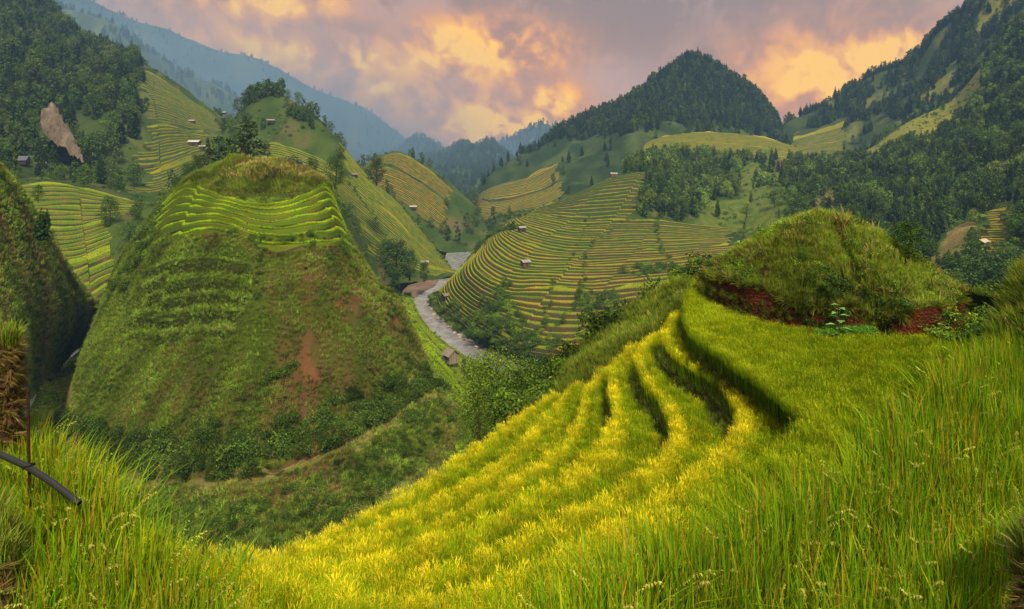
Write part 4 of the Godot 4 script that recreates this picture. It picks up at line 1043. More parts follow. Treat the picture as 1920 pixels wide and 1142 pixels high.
func plant_rice(p: Patch, called: String, density: float, kinds: Array, ripe_and_lit: Callable, tall: float, label: String, edged := 0.0, shade := 1.0) -> void:
	# kinds: [greener shapes, riper shapes]; ripeness(place, share of the way from the bank to the lip) also paints the lit lip
	var at := [[], []]
	var tint := [[], []]
	for i in p.w - 1:
		var a := p.P[3 * p.w + i]
		var b := p.P[8 * p.w + i]
		var c := p.P[3 * p.w + i + 1]
		var d := p.P[8 * p.w + i + 1]
		var much := ((b - a).cross(c - a).length() + (b - d).cross(c - d).length()) * 0.5 * density
		var n := int(much)
		if rng.randf() < much - n: n += 1
		for q in n:
			var u := rng.randf()
			var t := rng.randf()
			var v := a.lerp(c, u).lerp(b.lerp(d, u), t)
			if in_mound(v, -0.05): continue
			var ripe: float = ripe_and_lit.call(v, t)
			var k := 1 if rng.randf() < ripe else 0
			var big := nz.get_noise_2d(v.x * 7.0, v.z * 7.0)
			at[k].append(upright(v, tall * (1.0 + 0.08 * big + 0.12 * smoothstep(0.75, 1.0, t) + r_(-0.05, 0.05)) / 0.7, 1.0, 0.12))
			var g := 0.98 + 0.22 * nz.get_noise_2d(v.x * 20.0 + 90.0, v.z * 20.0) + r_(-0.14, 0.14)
			var lip_light := smoothstep(0.5, 0.95, t) * edged  # painted light: lip plants brightened, those near the bank darkened like shade
			g *= 1.0 - 0.12 * edged + 0.42 * lip_light
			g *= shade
			tint[k].append(Color(g * r_(0.93, 1.07) * (1.0 + 0.08 * lip_light), g, g * 0.9))
	for k in 2:
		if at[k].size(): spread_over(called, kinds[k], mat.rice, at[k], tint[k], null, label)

func outward(row: Array, far: float, down: float) -> Array:
	var out := []
	for v in row: out.append(v + Vector3(-0.75, 0, -0.66) * far + Vector3.DOWN * down)
	return out

func level(row: Array, y: float) -> Array:
	var out := []
	for v in row: out.append(Vector3(v.x, y, v.z))
	return out

func build_foreground() -> void:
	var n_in := [Vector3(14, 0, -12), Vector3(13, 0, -8), Vector3(10, 0, -4), Vector3(8, 0, -1.5), Vector3(6, 0, 0), Vector3(4, 0, 1), Vector3(2.5, 0, 1.4), Vector3(1, 0, 1.5), Vector3(0, 0, 1.5), Vector3(-1, 0, 1.5), Vector3(-2.5, 0, 1.2), Vector3(-4, 0, 0.5), Vector3(-6, 0, -0.5), Vector3(-8, 0, -3)]
	var n0 := [Vector3(17.33, -5.08, -20.00), Vector3(12.02, -3.62, -14.00), Vector3(7.44, -2.42, -9.20), Vector3(5.93, -2.33, -8.00), Vector3(5.05, -2.31, -7.30), Vector3(3.06, -2.27, -5.40), Vector3(1.80, -2.29, -4.40), Vector3(0.74, -2.30, -3.70), Vector3(0.23, -2.29, -3.45), Vector3(-0.28, -2.27, -3.10), Vector3(-1.14, -2.29, -3.10), Vector3(-2.16, -2.34, -3.90), Vector3(-3.20, -2.32, -4.80), Vector3(-4.37, -2.33, -5.70)]
	var t0 := [Vector3(7.48, -5.02, -26.40), Vector3(5.83, -4.99, -21.40), Vector3(5.34, -5.00, -18.30), Vector3(5.83, -5.01, -15.90), Vector3(6.34, -5.00, -13.40), Vector3(5.30, -5.00, -12.00), Vector3(3.78, -4.98, -10.30), Vector3(2.20, -5.00, -9.10), Vector3(0.89, -4.99, -8.20), Vector3(-0.38, -4.97, -7.50), Vector3(-2.10, -5.03, -7.40), Vector3(-3.39, -4.98, -8.30), Vector3(-4.70, -5.00, -8.67), Vector3(-6.35, -5.01, -9.40)]
	var t1 := [Vector3(6.16, -5.70, -24.00), Vector3(5.41, -5.69, -22.40), Vector3(4.81, -5.69, -20.20), Vector3(5.03, -5.69, -18.30), Vector3(5.43, -5.71, -16.70), Vector3(5.19, -5.70, -14.55), Vector3(4.46, -5.70, -13.20), Vector3(3.22, -5.70, -11.70), Vector3(1.92, -5.69, -10.50), Vector3(0.55, -5.72, -9.50), Vector3(-0.73, -5.70, -8.75), Vector3(-1.83, -5.70, -8.45), Vector3(-2.89, -5.70, -8.66), Vector3(-4.25, -5.69, -9.10)]
	var t2 := [Vector3(5.62, -6.39, -24.10), Vector3(4.87, -6.39, -22.90), Vector3(4.11, -6.39, -21.00), Vector3(3.93, -6.39, -18.70), Vector3(4.06, -6.41, -17.10), Vector3(3.90, -6.42, -15.40), Vector3(3.16, -6.38, -13.80), Vector3(2.11, -6.40, -12.65), Vector3(0.87, -6.38, -11.60), Vector3(-0.27, -6.40, -10.85), Vector3(-1.36, -6.38, -10.20), Vector3(-2.30, -6.40, -9.87), Vector3(-3.27, -6.41, -9.80), Vector3(-4.54, -6.40, -10.10)]
	var t3 := [Vector3(4.72, -7.01, -24.60), Vector3(3.98, -6.99, -23.30), Vector3(3.25, -7.01, -21.30), Vector3(3.06, -7.00, -19.30), Vector3(2.83, -7.01, -17.70), Vector3(2.29, -7.00, -16.15), Vector3(1.41, -7.01, -14.70), Vector3(0.34, -7.00, -13.55), Vector3(-0.73, -7.00, -12.60), Vector3(-1.69, -6.99, -11.90), Vector3(-2.56, -7.00, -11.40), Vector3(-3.31, -7.00, -11.05), Vector3(-3.91, -6.98, -10.90), Vector3(-4.90, -6.98, -11.10)]
	var t4 := [Vector3(3.33, -7.60, -23.50), Vector3(2.84, -7.60, -22.40), Vector3(2.42, -7.61, -21.00), Vector3(2.00, -7.60, -19.20), Vector3(1.47, -7.60, -17.70), Vector3(0.75, -7.61, -16.30), Vector3(-0.13, -7.60, -15.15), Vector3(-1.06, -7.60, -14.20), Vector3(-1.91, -7.59, -13.50), Vector3(-2.71, -7.62, -13.00), Vector3(-3.33, -7.57, -12.50), Vector3(-3.96, -7.57, -12.20), Vector3(-4.57, -7.62, -12.20), Vector3(-5.33, -7.59, -12.30)]
	var t5 := [Vector3(2.37, -8.20, -23.70), Vector3(1.89, -8.19, -22.70), Vector3(1.43, -8.21, -21.50), Vector3(0.83, -8.22, -20.00), Vector3(0.15, -8.20, -18.40), Vector3(-0.64, -8.19, -17.10), Vector3(-1.48, -8.18, -16.10), Vector3(-2.23, -8.19, -15.30), Vector3(-2.98, -8.19, -14.60), Vector3(-3.64, -8.20, -14.10), Vector3(-4.22, -8.20, -13.70), Vector3(-4.72, -8.21, -13.50), Vector3(-5.19, -8.17, -13.40), Vector3(-5.88, -8.22, -13.70)]
	var t6 := [Vector3(1.62, -8.81, -24.30), Vector3(1.08, -8.81, -23.50), Vector3(0.47, -8.81, -22.60), Vector3(-0.27, -8.79, -21.30), Vector3(-1.01, -8.79, -20.10), Vector3(-1.73, -8.82, -18.90), Vector3(-2.51, -8.82, -17.70), Vector3(-3.15, -8.82, -16.80), Vector3(-3.73, -8.80, -16.00), Vector3(-4.30, -8.82, -15.40), Vector3(-4.84, -8.82, -14.90), Vector3(-5.29, -8.82, -14.60), Vector3(-5.68, -8.80, -14.50), Vector3(-6.23, -8.82, -14.80)]
	var edges := [n0, t0, t1, t2, t3, t4, t5, t6]
	var tops := [-2.3, -5.0, -5.7, -6.4, -7.0, -7.6, -8.2, -8.8]
	var h := 0.74
	var near := strip("nearest_rice_terrace", n_in, n0, -2.2, tops[0] - 0.86, "uppermost rice terrace at the viewer's feet")
	plant_rice(near, "tall_rice", 62.0, [shapes.near.slice(0, 3) + [shapes.near[5]], shapes.near.slice(3, 6)], func(v, t): return clampf(0.75 - v.x * 0.16 + 0.4 * nz.get_noise_2d(v.x * 9.0, v.z * 9.0), 0.05, 1.0), 0.75, "tall green rice with drooping grain heads closest to the viewer")
	var says := ["green terrace running round the foot of the grassy mound", "terrace of ripe rice below the brown footpath", "ripe rice terrace third below the mound", "ripe rice terrace in the middle of the curved steps", "narrow ripe rice terrace third from the ravine", "ripe rice terrace second from the ravine", "lowest ripe rice terrace at the rim of the ravine"]
	for k in range(1, 8):
		var up: float = tops[k - 1] - (0.86 if k == 1 else h)
		var p := strip("rice_terrace", edges[k - 1], edges[k], up, tops[k] - h, says[k - 1], 0.40 if k == 2 else -1.0)
		if k == 1:
			plant_rice(p, "green_rice", 44.0, [shapes.green, shapes.mid], func(v, t): return clampf(0.22 - v.x * 0.10 + (0.5 * smoothstep(0.7, 1.0, t) if v.x < 3.0 else 0.0) + 0.3 * nz.get_noise_2d(v.x * 4.0, v.z * 4.0), 0.0, 0.6), 0.64, "green rice round the grassy mound", 0.5, 0.84)  # yellower front lip paints the light caught there by choice of plant
		else:
			plant_rice(p, "ripe_rice", 52.0, [shapes.green, shapes.mid], func(v, t): return clampf((0.14 + 0.8 * smoothstep(0.5, 0.95, t)) * (1.0 - 0.35 * smoothstep(-12.0, -8.0, v.z)) + 0.22 * nz.get_noise_2d(v.x * 5.0, v.z * 5.0), 0.08, 1.0), 0.62, "golden ripe rice of the curved terraces", 0.9)  # golder lip and greener bank side: light and shade painted into the planting
		# weeds on the bank below each edge
		var w := []
		var t := []
		for v in places(p, 34.0, func(kind, v): return 1.0 if kind == 1 and not in_mound(v, 0.2) else 0.0):
			w.append(upright(v, r_(0.16, 0.34), 1.0, 0.5))
			var g := r_(0.6, 1.1)
			t.append(Color(g, g, g))
		spread_over("bank_weeds", shapes.grass, mat.leaf, w, t, null, "weeds hanging on the banks between the curved terraces")
	# outer bank down to the ravine
	var skirt := patch([level(t6, -9.45), outward(level(t6, -9.5), 0.8, 2.0), outward(level(t6, -9.5), 8.0, 13.0), outward(level(t6, -9.5), 26.0, 32.0)], 90, 9, {"slope": [lin(0.04, 0.075, 0.02), lin(0.07, 0.11, 0.025), lin(0.10, 0.08, 0.04), 9.0, 3.0], "amp": 0.5, "wave": 4.0})
	land("outer_bank", skirt, mat.near, "overgrown bank falling from the rice field into the ravine")
	var ends := [t6[13], t5[13], t3[13], t1[13], t0[12], t0[13], n0[13], Vector3(-6.28, -2.55, -6.50)]
	var e0 := []
	var yy := [-9.4, -8.8, -7.6, -6.3, -5.6, -5.6, -3.1, -3.1]
	for k in 8: e0.append(Vector3(ends[k].x, yy[k], ends[k].z))
	hill.left_bank = patch([e0, outward(e0, 1.0, 1.6), outward(e0, 7.0, 10.0), outward(e0, 26.0, 30.0)], 60, 8, {"slope": [lin(0.04, 0.08, 0.02), lin(0.07, 0.12, 0.025), lin(0.10, 0.08, 0.04), 9.0, 3.0], "amp": 0.4, "wave": 4.0})
	land("outer_bank", hill.left_bank, mat.near, "weedy bank below the end of the rice terraces")
	# the back of the spur
	hill.spur = patch([
		[Vector3(0.47, -8.74, -22.40) + Vector3(0, -0.9, 0), Vector3(1.62, -8.81, -24.30) + Vector3(0, -0.7, 0), Vector3(3.33, -7.60, -23.50) + Vector3(0, -0.6, 0), Vector3(5.62, -6.39, -24.10) + Vector3(0, -0.6, 0), Vector3(6.16, -5.70, -24.00) + Vector3(0, -0.6, 0), Vector3(7.48, -5.02, -26.40) + Vector3(0, -0.6, 0), Vector3(12.27, -5.07, -32.00), Vector3(16.80, -5.40, -36.00), Vector3(21.93, -6.30, -28.00), Vector3(21.80, -5.40, -24.00)],
		[Vector3(0.64, -9.82, -25.50), Vector3(1.95, -9.76, -27.50), Vector3(3.80, -8.88, -28.50), Vector3(6.15, -7.67, -29.50), Vector3(7.13, -6.83, -29.50), Vector3(8.58, -6.15, -31.00), Vector3(14.25, -7.28, -38.00), Vector3(19.6, -8.1, -42.0), Vector3(26.63, -8.36, -34.00), Vector3(28.50, -7.50, -30.00)],
		[Vector3(0.14, -12.51, -33.00), Vector3(1.80, -12.36, -36.00), Vector3(3.80, -11.78, -38.00), Vector3(6.02, -10.20, -38.00), Vector3(8.07, -8.93, -38.00), Vector3(9.37, -7.99, -37.00), Vector3(16.5, -9.4, -45.0), Vector3(24.2, -10.4, -50.0), Vector3(32.9, -11.6, -42.0), Vector3(37.68, -11.08, -38.00)],
		[Vector3(-1.2, -20.7, -46.0), Vector3(0.8, -20.8, -50.0), Vector3(3.5, -20.8, -52.0), Vector3(6.8, -20.2, -54.0), Vector3(10.3, -20.1, -56.0), Vector3(14.0, -19.8, -58.0), Vector3(22.7, -19.1, -62.0), Vector3(31.9, -19.8, -66.0), Vector3(47.0, -20.5, -60.0), Vector3(56.8, -20.6, -55.0)],
		[Vector3(-3.6, -30.5, -62.0), Vector3(-1.1, -31.7, -68.0), Vector3(3.1, -33.3, -74.0), Vector3(9.3, -34.0, -80.0), Vector3(15.8, -35.1, -86.0), Vector3(22.5, -35.2, -90.0), Vector3(36.7, -35.8, -100.0), Vector3(55.0, -37.6, -110.0), Vector3(78.3, -35.8, -100.0), Vector3(100.5, -38.2, -90.0)],
		[Vector3(-4.6, -45.8, -110.0), Vector3(0.0, -47.0, -120.0), Vector3(9.0, -50.1, -135.0), Vector3(20.0, -53.8, -150.0), Vector3(34.7, -55.3, -160.0), Vector3(48.2, -56.7, -170.0), Vector3(72.8, -55.4, -190.0), Vector3(96.0, -49.5, -180.0), Vector3(109.7, -45.5, -140.0), Vector3(134.0, -51.0, -120.0)]],
		110, 10, {"slope": [lin(0.05, 0.10, 0.02), lin(0.10, 0.17, 0.025), lin(0.12, 0.09, 0.04), 10.0, 3.0], "amp": 0.5, "wave": 6.0})
	land("spur", hill.spur, mat.near, "grassy spur behind the curved terraces, falling to the river")
	# the grassy mound with its cut red-earth foot
	var p := Patch.new()
	p.w = 121; p.n = 26
	p.P.resize(p.n * p.w); p.C.resize(p.n * p.w); p.K.resize(p.n * p.w)
	for s in p.n:
		for i in p.w:
			var a := TAU * i / 120.0
			var dir := Vector3(cos(a), 0, sin(a))
			var red := 0.6 + 0.4 * nz.get_noise_2d(a * 14.0, 3.0)
			var cut := 1.27 + 0.22 * nz.get_noise_2d(cos(a) * 30.0, sin(a) * 30.0)
			if dir.x < -0.55: cut += 0.12 * smoothstep(0.55, 0.9, -dir.x)
			var notch := exp(-pow((a - 1.62) / 0.13, 2.0))
			cut *= 1.0 - 0.9 * notch
			var q: float
			var y: float
			var kind := 0
			if s < 4:
				q = 1.0 - 0.022 * s - 0.05 * notch * s
				y = cut * s / 3.0
				kind = 1
			else:
				var t := (s - 4.0) / (p.n - 5.0)
				q = (0.925 - 0.2 * notch) * (1.0 - t)
				var ledge := smoothstep(0.0, 0.13, t)
				y = cut + 0.12 * ledge + (3.4 - cut) * (1.0 - pow(1.0 - maxf(t - 0.10, 0.0) / 0.90, 1.5))
			var at := mound_at + Vector3(dir.x * 4.25 * q, 0, dir.z * 4.65 * q)
			at.y = -5.75 + y
			if s >= 4: at += Vector3(0, 0.16 * nf.get_noise_2d(at.x / 1.6, at.z / 1.6), 0)
			else: at += dir * 0.14 * nf.get_noise_2d(a * 6.0, s * 0.7)
			var col: Color
			if kind == 1:
				col = lin(0.13, 0.036, 0.018).lerp(lin(0.075, 0.030, 0.017), clampf(0.5 + nf.get_noise_2d(at.x * 2.0, at.z * 2.0 + at.y * 3.0) * 1.4, 0, 1))
			else:
				col = slope_color(at, [lin(0.06, 0.10, 0.018), lin(0.11, 0.15, 0.025), lin(0.13, 0.10, 0.045), 3.0, 1.4])
			p.P[s * p.w + i] = at
			p.C[s * p.w + i] = col
			p.K[s * p.w + i] = kind
	hill.mound = p
	p.pieces = [["earth_bank", 0, 4], ["top", 4, p.n - 1]]
	var o := base("grassy_mound")
	tag(o, "overgrown grassy mound with a cut red earth foot", "", "", "structure")
	for q in p.pieces: put(q[0], grid_mesh(p, q[1], q[2], q[0] == "top"), mat.near, o)
	note_depth(p)
	# rise at the right of the near field
	hill.rise = patch([
		[Vector3(7.37, -2.98, -9.80), Vector3(6.49, -2.46, -8.20), Vector3(5.63, -2.22, -6.50), Vector3(5.17, -2.12, -5.00)],
		[Vector3(8.86, -2.83, -11.50), Vector3(7.72, -2.38, -9.50), Vector3(6.54, -1.86, -7.20), Vector3(6.14, -1.65, -5.50)],
		[Vector3(11.18, -2.62, -14.00), Vector3(9.40, -1.92, -11.00), Vector3(7.93, -1.43, -8.20), Vector3(7.44, -1.08, -6.20)],
		[Vector3(16.67, -4.50, -20.00), Vector3(13.75, -3.12, -15.00), Vector3(11.82, -2.29, -11.00), Vector3(10.93, -2.07, -8.00)]], 50, 10, {"slope": [lin(0.06, 0.11, 0.015), lin(0.11, 0.15, 0.02), lin(0.12, 0.08, 0.04), 3.0, 1.5], "amp": 0.25, "wave": 2.0})
	land("weedy_rise", hill.rise, mat.near, "weedy rise at the edge of the near rice")

# ------------------------------------------------------------------ water

func build_river() -> void:
	var left := [Vector3(-42, -66, -470), Vector3(-43.8, -66.1, -431.0), Vector3(-41.2, -66.0, -396.0), Vector3(-35.8, -66.1, -367.0), Vector3(-44.5, -66.0, -334.0), Vector3(-51.2, -65.9, -310.0), Vector3(-40.9, -66.0, -273.0), Vector3(-32.9, -65.9, -247.0), Vector3(-23.2, -66.0, -223.0), Vector3(-13.8, -65.9, -207.0), Vector3(-4.8, -66.1, -191.0), Vector3(5.9, -66.0, -176.0), Vector3(25, -66, -150), Vector3(45, -66, -110)]
	var right := [Vector3(-22, -66, -470), Vector3(-27.3, -66.1, -431.0), Vector3(-25.1, -66.0, -396.0), Vector3(-25.1, -66.1, -367.0), Vector3(-24.4, -65.9, -341.0), Vector3(-34.1, -66.1, -305.0), Vector3(-32.0, -66.0, -278.0), Vector3(-20.4, -66.0, -250.0), Vector3(-10.4, -65.9, -226.0), Vector3(-1.8, -66.2, -210.0), Vector3(8.2, -66.0, -198.0), Vector3(18.6, -65.9, -186.0), Vector3(45, -66, -155), Vector3(65, -66, -115)]
	var rows := [[], [], []]
	for k in left.size():
		var a: Vector3 = left[k]
		var b: Vector3 = right[k]
		rows[0].append(Vector3(a.x, -66, a.z)); rows[1].append(Vector3((a.x + b.x) / 2, -66, (a.z + b.z) / 2)); rows[2].append(Vector3(b.x, -66, b.z))
	var p := patch(rows, 120, 6, {"slope": [lin(1, 1, 1), lin(1, 1, 1), lin(1, 1, 1), 10.0, 4.0]})
	tag(put("river", grid_mesh(p, 0, p.n - 1, true), mat.water), "pale grey shallow river winding down the valley", "", "", "structure")
	note_depth(p)
	# gravel: under the shallow banks and on the bar at the bend
	var stony := [lin(0.22, 0.16, 0.12), lin(0.30, 0.22, 0.17), lin(0.18, 0.15, 0.12), 12.0, 3.0]
	var bar := patch([
		[Vector3(-51.7, -66.6, -298.0), Vector3(-46.7, -65.9, -292.0), Vector3(-43.8, -66.5, -300.0), Vector3(-41.6, -66.6, -312.0), Vector3(-38.9, -66.3, -322.0)],
		[Vector3(-52.7, -66.1, -310.0), Vector3(-48.3, -65.5, -308.0), Vector3(-44.2, -66.1, -316.0), Vector3(-41.3, -66.6, -326.0), Vector3(-38.6, -66.5, -331.0)],
		[Vector3(-52.3, -65.7, -322.0), Vector3(-48.4, -65.9, -328.0), Vector3(-44.4, -66.3, -333.0), Vector3(-41.4, -66.4, -336.0), Vector3(-38.6, -66.5, -338.0)]], 50, 8, {"slope": stony, "amp": 0.5, "wave": 6.0})
	for k in bar.P.size(): bar.P[k].y = -65.75 + 0.3 * nf.get_noise_2d(bar.P[k].x / 5.0, bar.P[k].z / 5.0)
	land("gravel_bar", bar, mat.gravel, "brown gravel bar on the inside of the river bend")
	var edge := [[], []]
	for k in range(4, right.size()):
		var b: Vector3 = right[k]
		edge[0].append(Vector3(b.x - 2.2, -66.35, b.z + 0.5)); edge[1].append(Vector3(b.x + 6.0, -64.9, b.z - 2.5))
	land("gravel_shore", patch(edge, 90, 8, {"slope": stony, "amp": 0.25, "wave": 3.0}), mat.gravel, "stony brown shore along the terraced bank")
	var stone := Shape.new()
	for f in [[1, 1], [-1, 1], [1, -1], [-1, -1]]:
		for g in 2:
			var q: int = g * 2 - 1
			stone.tri(Vector3(f[0] * r_(0.8, 1.1), 0, 0), Vector3(0, q * r_(0.5, 0.75), r_(-0.2, 0.2)), Vector3(0, 0, f[1] * r_(0.6, 1.0)), lin(1, 1, 1), lin(1, 1, 1), lin(1, 1, 1))
	var at := []
	var tint := []
	for k in 420:
		var t := rng.randf()
		var row := curve(right, 200)
		var c := row[40 + int(t * 150)]
		var v := Vector3(c.x + r_(-2.5, 3.0), -65.9 + r_(-0.1, 0.3), c.z + r_(-1.5, 1.5))
		if k % 4 == 0:
			var l := curve(left, 200)[90 + int(t * 70)]
			v = l.lerp(row[90 + int(t * 70)], 0.62 + r_(-0.06, 0.06))
			v.y = -65.95
		at.append(upright(v, pow(rng.randf(), 3.0) * 1.3 + 0.25, r_(0.5, 0.9), 0.4))
		var g := r_(0.10, 0.30)
		tint.append(Color(g * 1.1, g * 0.92, g * 0.8))
	tag(multi("river_stones", stone.mesh(), mat.leaf_dull, at, tint), "brown boulders strewn along the river edge", "", "", "stuff")
	var s0 := [Vector3(-89.3, -47.7, -118.0), Vector3(-94.9, -47.8, -128.0), Vector3(-99.8, -48.1, -138.0), Vector3(-101.8, -48.0, -144.0), Vector3(-105.3, -47.4, -156.0)]
	var s1 := [Vector3(-88.9, -47.8, -119.0), Vector3(-93.2, -47.8, -127.0), Vector3(-97.6, -47.8, -136.0), Vector3(-100.3, -48.1, -143.0), Vector3(-103.9, -47.5, -155.0)]
	var st := patch([s0, s1], 40, 4, {"slope": [lin(1, 1, 1), lin(1, 1, 1), lin(1, 1, 1), 10.0, 4.0]})
	for k in st.P.size(): st.P[k].y += 0.5
	tag(put("stream", grid_mesh(st, 0, st.n - 1, true), mat.water), "narrow pale stream below the steep grass slope", "", "", "structure")

# ------------------------------------------------------------------ ground cover and trees

func within(v: Vector3, poly: PackedVector2Array) -> bool:
	return Geometry2D.is_point_in_polygon(Vector2(v.x, v.z), poly)

func flat(pts: Array) -> PackedVector2Array:
	var out := PackedVector2Array()
	for v in pts: out.append(Vector2(v.x, v.z))
	return out

func cover(called: String, p: Patch, density: float, want: Callable, sets: Array, size: Vector2, tall: float, label: String, bright := Vector2(0.7, 1.15), lean := 0.35) -> void:
	# sets: shapes to mix; want(kind, place) gives how dense the plants stand
	var at := []
	var tint := []
	for v in places(p, density, want):
		var big := nz.get_noise_2d(v.x * 3.0 + 33.0, v.z * 3.0)
		at.append(upright(v + Vector3.DOWN * 0.05, r_(size.x, size.y) * (1.0 + 0.3 * big), tall, lean))
		var g := r_(bright.x, bright.y) * (1.0 + 0.55 * nz.get_noise_2d(v.x * 2.2, v.z * 2.2 + 70.0))
		tint.append(Color(g * r_(0.92, 1.1), g, g * 0.9))
	spread_over(called, sets, mat.leaf, at, tint, null, label)

func build_vegetation() -> void:
	var bare := func(kind, v): return 1.0 if kind == 0 else 0.0
	var cone: Patch = hill.cone
	# the left of the cone hill is greener, the right drier
	var dryness := func(v): return -1.0 if within(v, path_line) else -0.9 if within(v, lower_bank) else clampf(0.35 + (v.x + 42.0) / 28.0 + 1.2 * nz.get_noise_2d(v.x * 2.5, v.z * 2.5), 0.0, 1.0)
	cover("weeds", cone, 4.4, func(k, v): return (1.0 - absf(dryness.call(v)) * 0.6) * bare_here(v) if k == 0 and v.z > -150 else 0.0, shapes.weed + shapes.grass, Vector2(0.5, 1.0), 0.9, "green weeds on the cone hill", Vector2(0.8, 1.35))
	cover("dry_weeds", cone, 2.6, func(k, v): return maxf(dryness.call(v), 0.0) * bare_here(v) if k == 0 and v.z > -150 else 0.0, shapes.dry, Vector2(0.5, 0.95), 0.9, "dry brown weeds on the cone hill", Vector2(0.6, 1.0))
	cover("scrub", cone, 0.34, func(k, v): return maxf(0.0, nz.get_noise_2d(v.x * 1.6, v.z * 1.6 + v.y) * 2.0) if k == 0 and v.z > -150 else 0.0, shapes.bush + shapes.olive + shapes.fresh, Vector2(0.9, 2.2), 0.8, "scrub on the cone hill")
	cover("scrub", cone, 1.9, func(k, v): return maxf(0.25, 0.75 + 1.2 * nz.get_noise_2d(v.x * 2.0, v.z * 2.0)) if within(v, lower_bank) else 0.0, shapes.bush + [shapes.fresh[0]], Vector2(0.7, 1.6), 0.9, "dark scrub on the lower bank below the path", Vector2(0.45, 0.85))
	cover("hedge", cone, 0.9, func(k, v): return 1.0 if k == 0 and in_hedge(v) else 0.0, shapes.bush, Vector2(1.2, 3.0), 1.15, "dense dark hedge round the foot of the cone hill", Vector2(0.55, 0.95))
	cover("hummocks", cone, 3.0, func(k, v): return 1.0 if k == 3 and v.y < -15.2 and v.x > -85 else 0.25 if k == 2 and v.y < -15.2 and v.x > -85 else 0.0, shapes.weed + [shapes.fresh[0]], Vector2(0.6, 1.1), 0.9, "weedy tufts on the old terraces of the cone hill", Vector2(0.8, 1.5), 0.5)
	cover("hummocks", cone, 2.6, func(k, v): return 1.0 if (k == 1 or k == 2) and v.y < -15.2 and v.x > -85 else 0.0, shapes.grass + shapes.weed, Vector2(0.5, 0.9), 0.8, "grass on the banks of the old terraces", Vector2(0.6, 1.2), 0.6)
	cover("terrace_rice", cone, 9.0, func(k, v): return 1.0 if k == 3 and (v.y > -15.2 or v.x < -85) else 0.0, shapes.green, Vector2(0.9, 1.15), 0.8, "bright green rice on the terraces of the cone hill", Vector2(1.3, 1.7), 0.1)
	cover("reeds", cone, 4.0, func(k, v): return 1.0 if k == 0 and v.y > -5.2 and v.z < -116 and v.x > -52 + r_(-6, 6) and v.z < -122.0 else 0.0, shapes.dry, Vector2(1.2, 1.9), 1.0, "dry brown reeds on the top of the cone hill", Vector2(1.0, 1.5))
	cover("meadow_grass", cone, 6.0, func(k, v): return 1.0 if k == 0 and v.y > -7.0 and v.z < -114 else 0.0, shapes.grass, Vector2(0.7, 1.3), 1.0, "long grass on the top of the cone hill", Vector2(0.9, 1.5))
	var near: Patch = hill.left_near
	cover("dry_weeds", near, 2.4, func(k, v): return 0.7 + 0.6 * nz.get_noise_2d(v.x * 2.0, v.z * 2.0), shapes.dry, Vector2(0.6, 1.2), 1.0, "dry grass on the steep slope", Vector2(0.8, 1.4))
	cover("weeds", near, 2.0, func(k, v): return 0.6 + 0.9 * nz.get_noise_2d(v.x * 2.0 + 40.0, v.z * 2.0), shapes.weed, Vector2(0.6, 1.3), 1.0, "green grass on the steep slope", Vector2(0.9, 1.6))
	cover("scrub", near, 0.10, func(k, v): return maxf(0.0, nz.get_noise_2d(v.x * 1.6, v.z * 1.6) * 2.0 + clampf((-34.0 - v.y) / 8.0, 0.0, 2.0)), shapes.bush, Vector2(1.2, 3.2), 1.0, "scrub on the steep slope", Vector2(0.6, 1.0))
	# the grassy mound
	belt("spur_bushes", hill.spur, [[Vector3(0.50, -9.50, -24.00), Vector3(0.23, -10.80, -27.00), Vector3(-0.05, -12.27, -31.00), Vector3(-0.48, -15.83, -38.00)], [Vector3(1.12, -10.24, -27.00), Vector3(1.00, -11.12, -30.00), Vector3(0.73, -13.12, -35.00)]], 0.8, 1.7, 40)
	var mound: Patch = hill.mound
	var front := func(k, v): return 1.0 if k == 0 else 0.0
	cover("mound_grass", mound, 110.0, front, shapes.grass, Vector2(0.16, 0.38), 1.0, "long tangled grass on the mound", Vector2(0.85, 2.0), 0.6)
	cover("mound_grass", mound, 16.0, func(k, v): return 1.0 if k == 0 and nz.get_noise_2d(v.x * 12.0, v.z * 12.0) > 0.05 else 0.0, [shapes.grass[0], shapes.olive[0], shapes.olive[1]], Vector2(0.2, 0.45), 1.0, "dry stalks on the mound", Vector2(0.7, 1.3), 0.6)
	cover("mound_stalks", mound, 10.0, func(k, v): return maxf(0.0, 2.0 * nz.get_noise_2d(v.x * 11.0 + 60.0, v.z * 11.0)) if k == 0 else 0.0, shapes.dry, Vector2(0.3, 0.6), 1.0, "brown stalks on the mound", Vector2(0.5, 1.0), 0.6)
	cover("mound_weeds", mound, 15.0, func(k, v): return maxf(0.0, 0.4 + 1.6 * nz.get_noise_2d(v.x * 9.0 + 20.0, v.z * 9.0)) if k == 0 else 0.0, shapes.fresh + shapes.bush + shapes.olive, Vector2(0.25, 0.72), 0.9, "leafy weeds on the mound", Vector2(0.7, 1.8))
	cover("mound_grass", mound, 40.0, func(k, v): return clampf(0.8 + 1.5 * nz.get_noise_2d(v.x * 8.0, v.y * 20.0), 0.0, 1.0) if k == 1 and v.x < mound_at.x + 0.4 and v.x > mound_at.x - 4.3 else 0.10 if k == 1 else 0.0, shapes.grass + [shapes.dry[0]], Vector2(0.12, 0.30), 1.0, "grass hanging over the red earth bank", Vector2(0.4, 0.9), 1.2)
	var fringe := []
	var fringe_tint := []
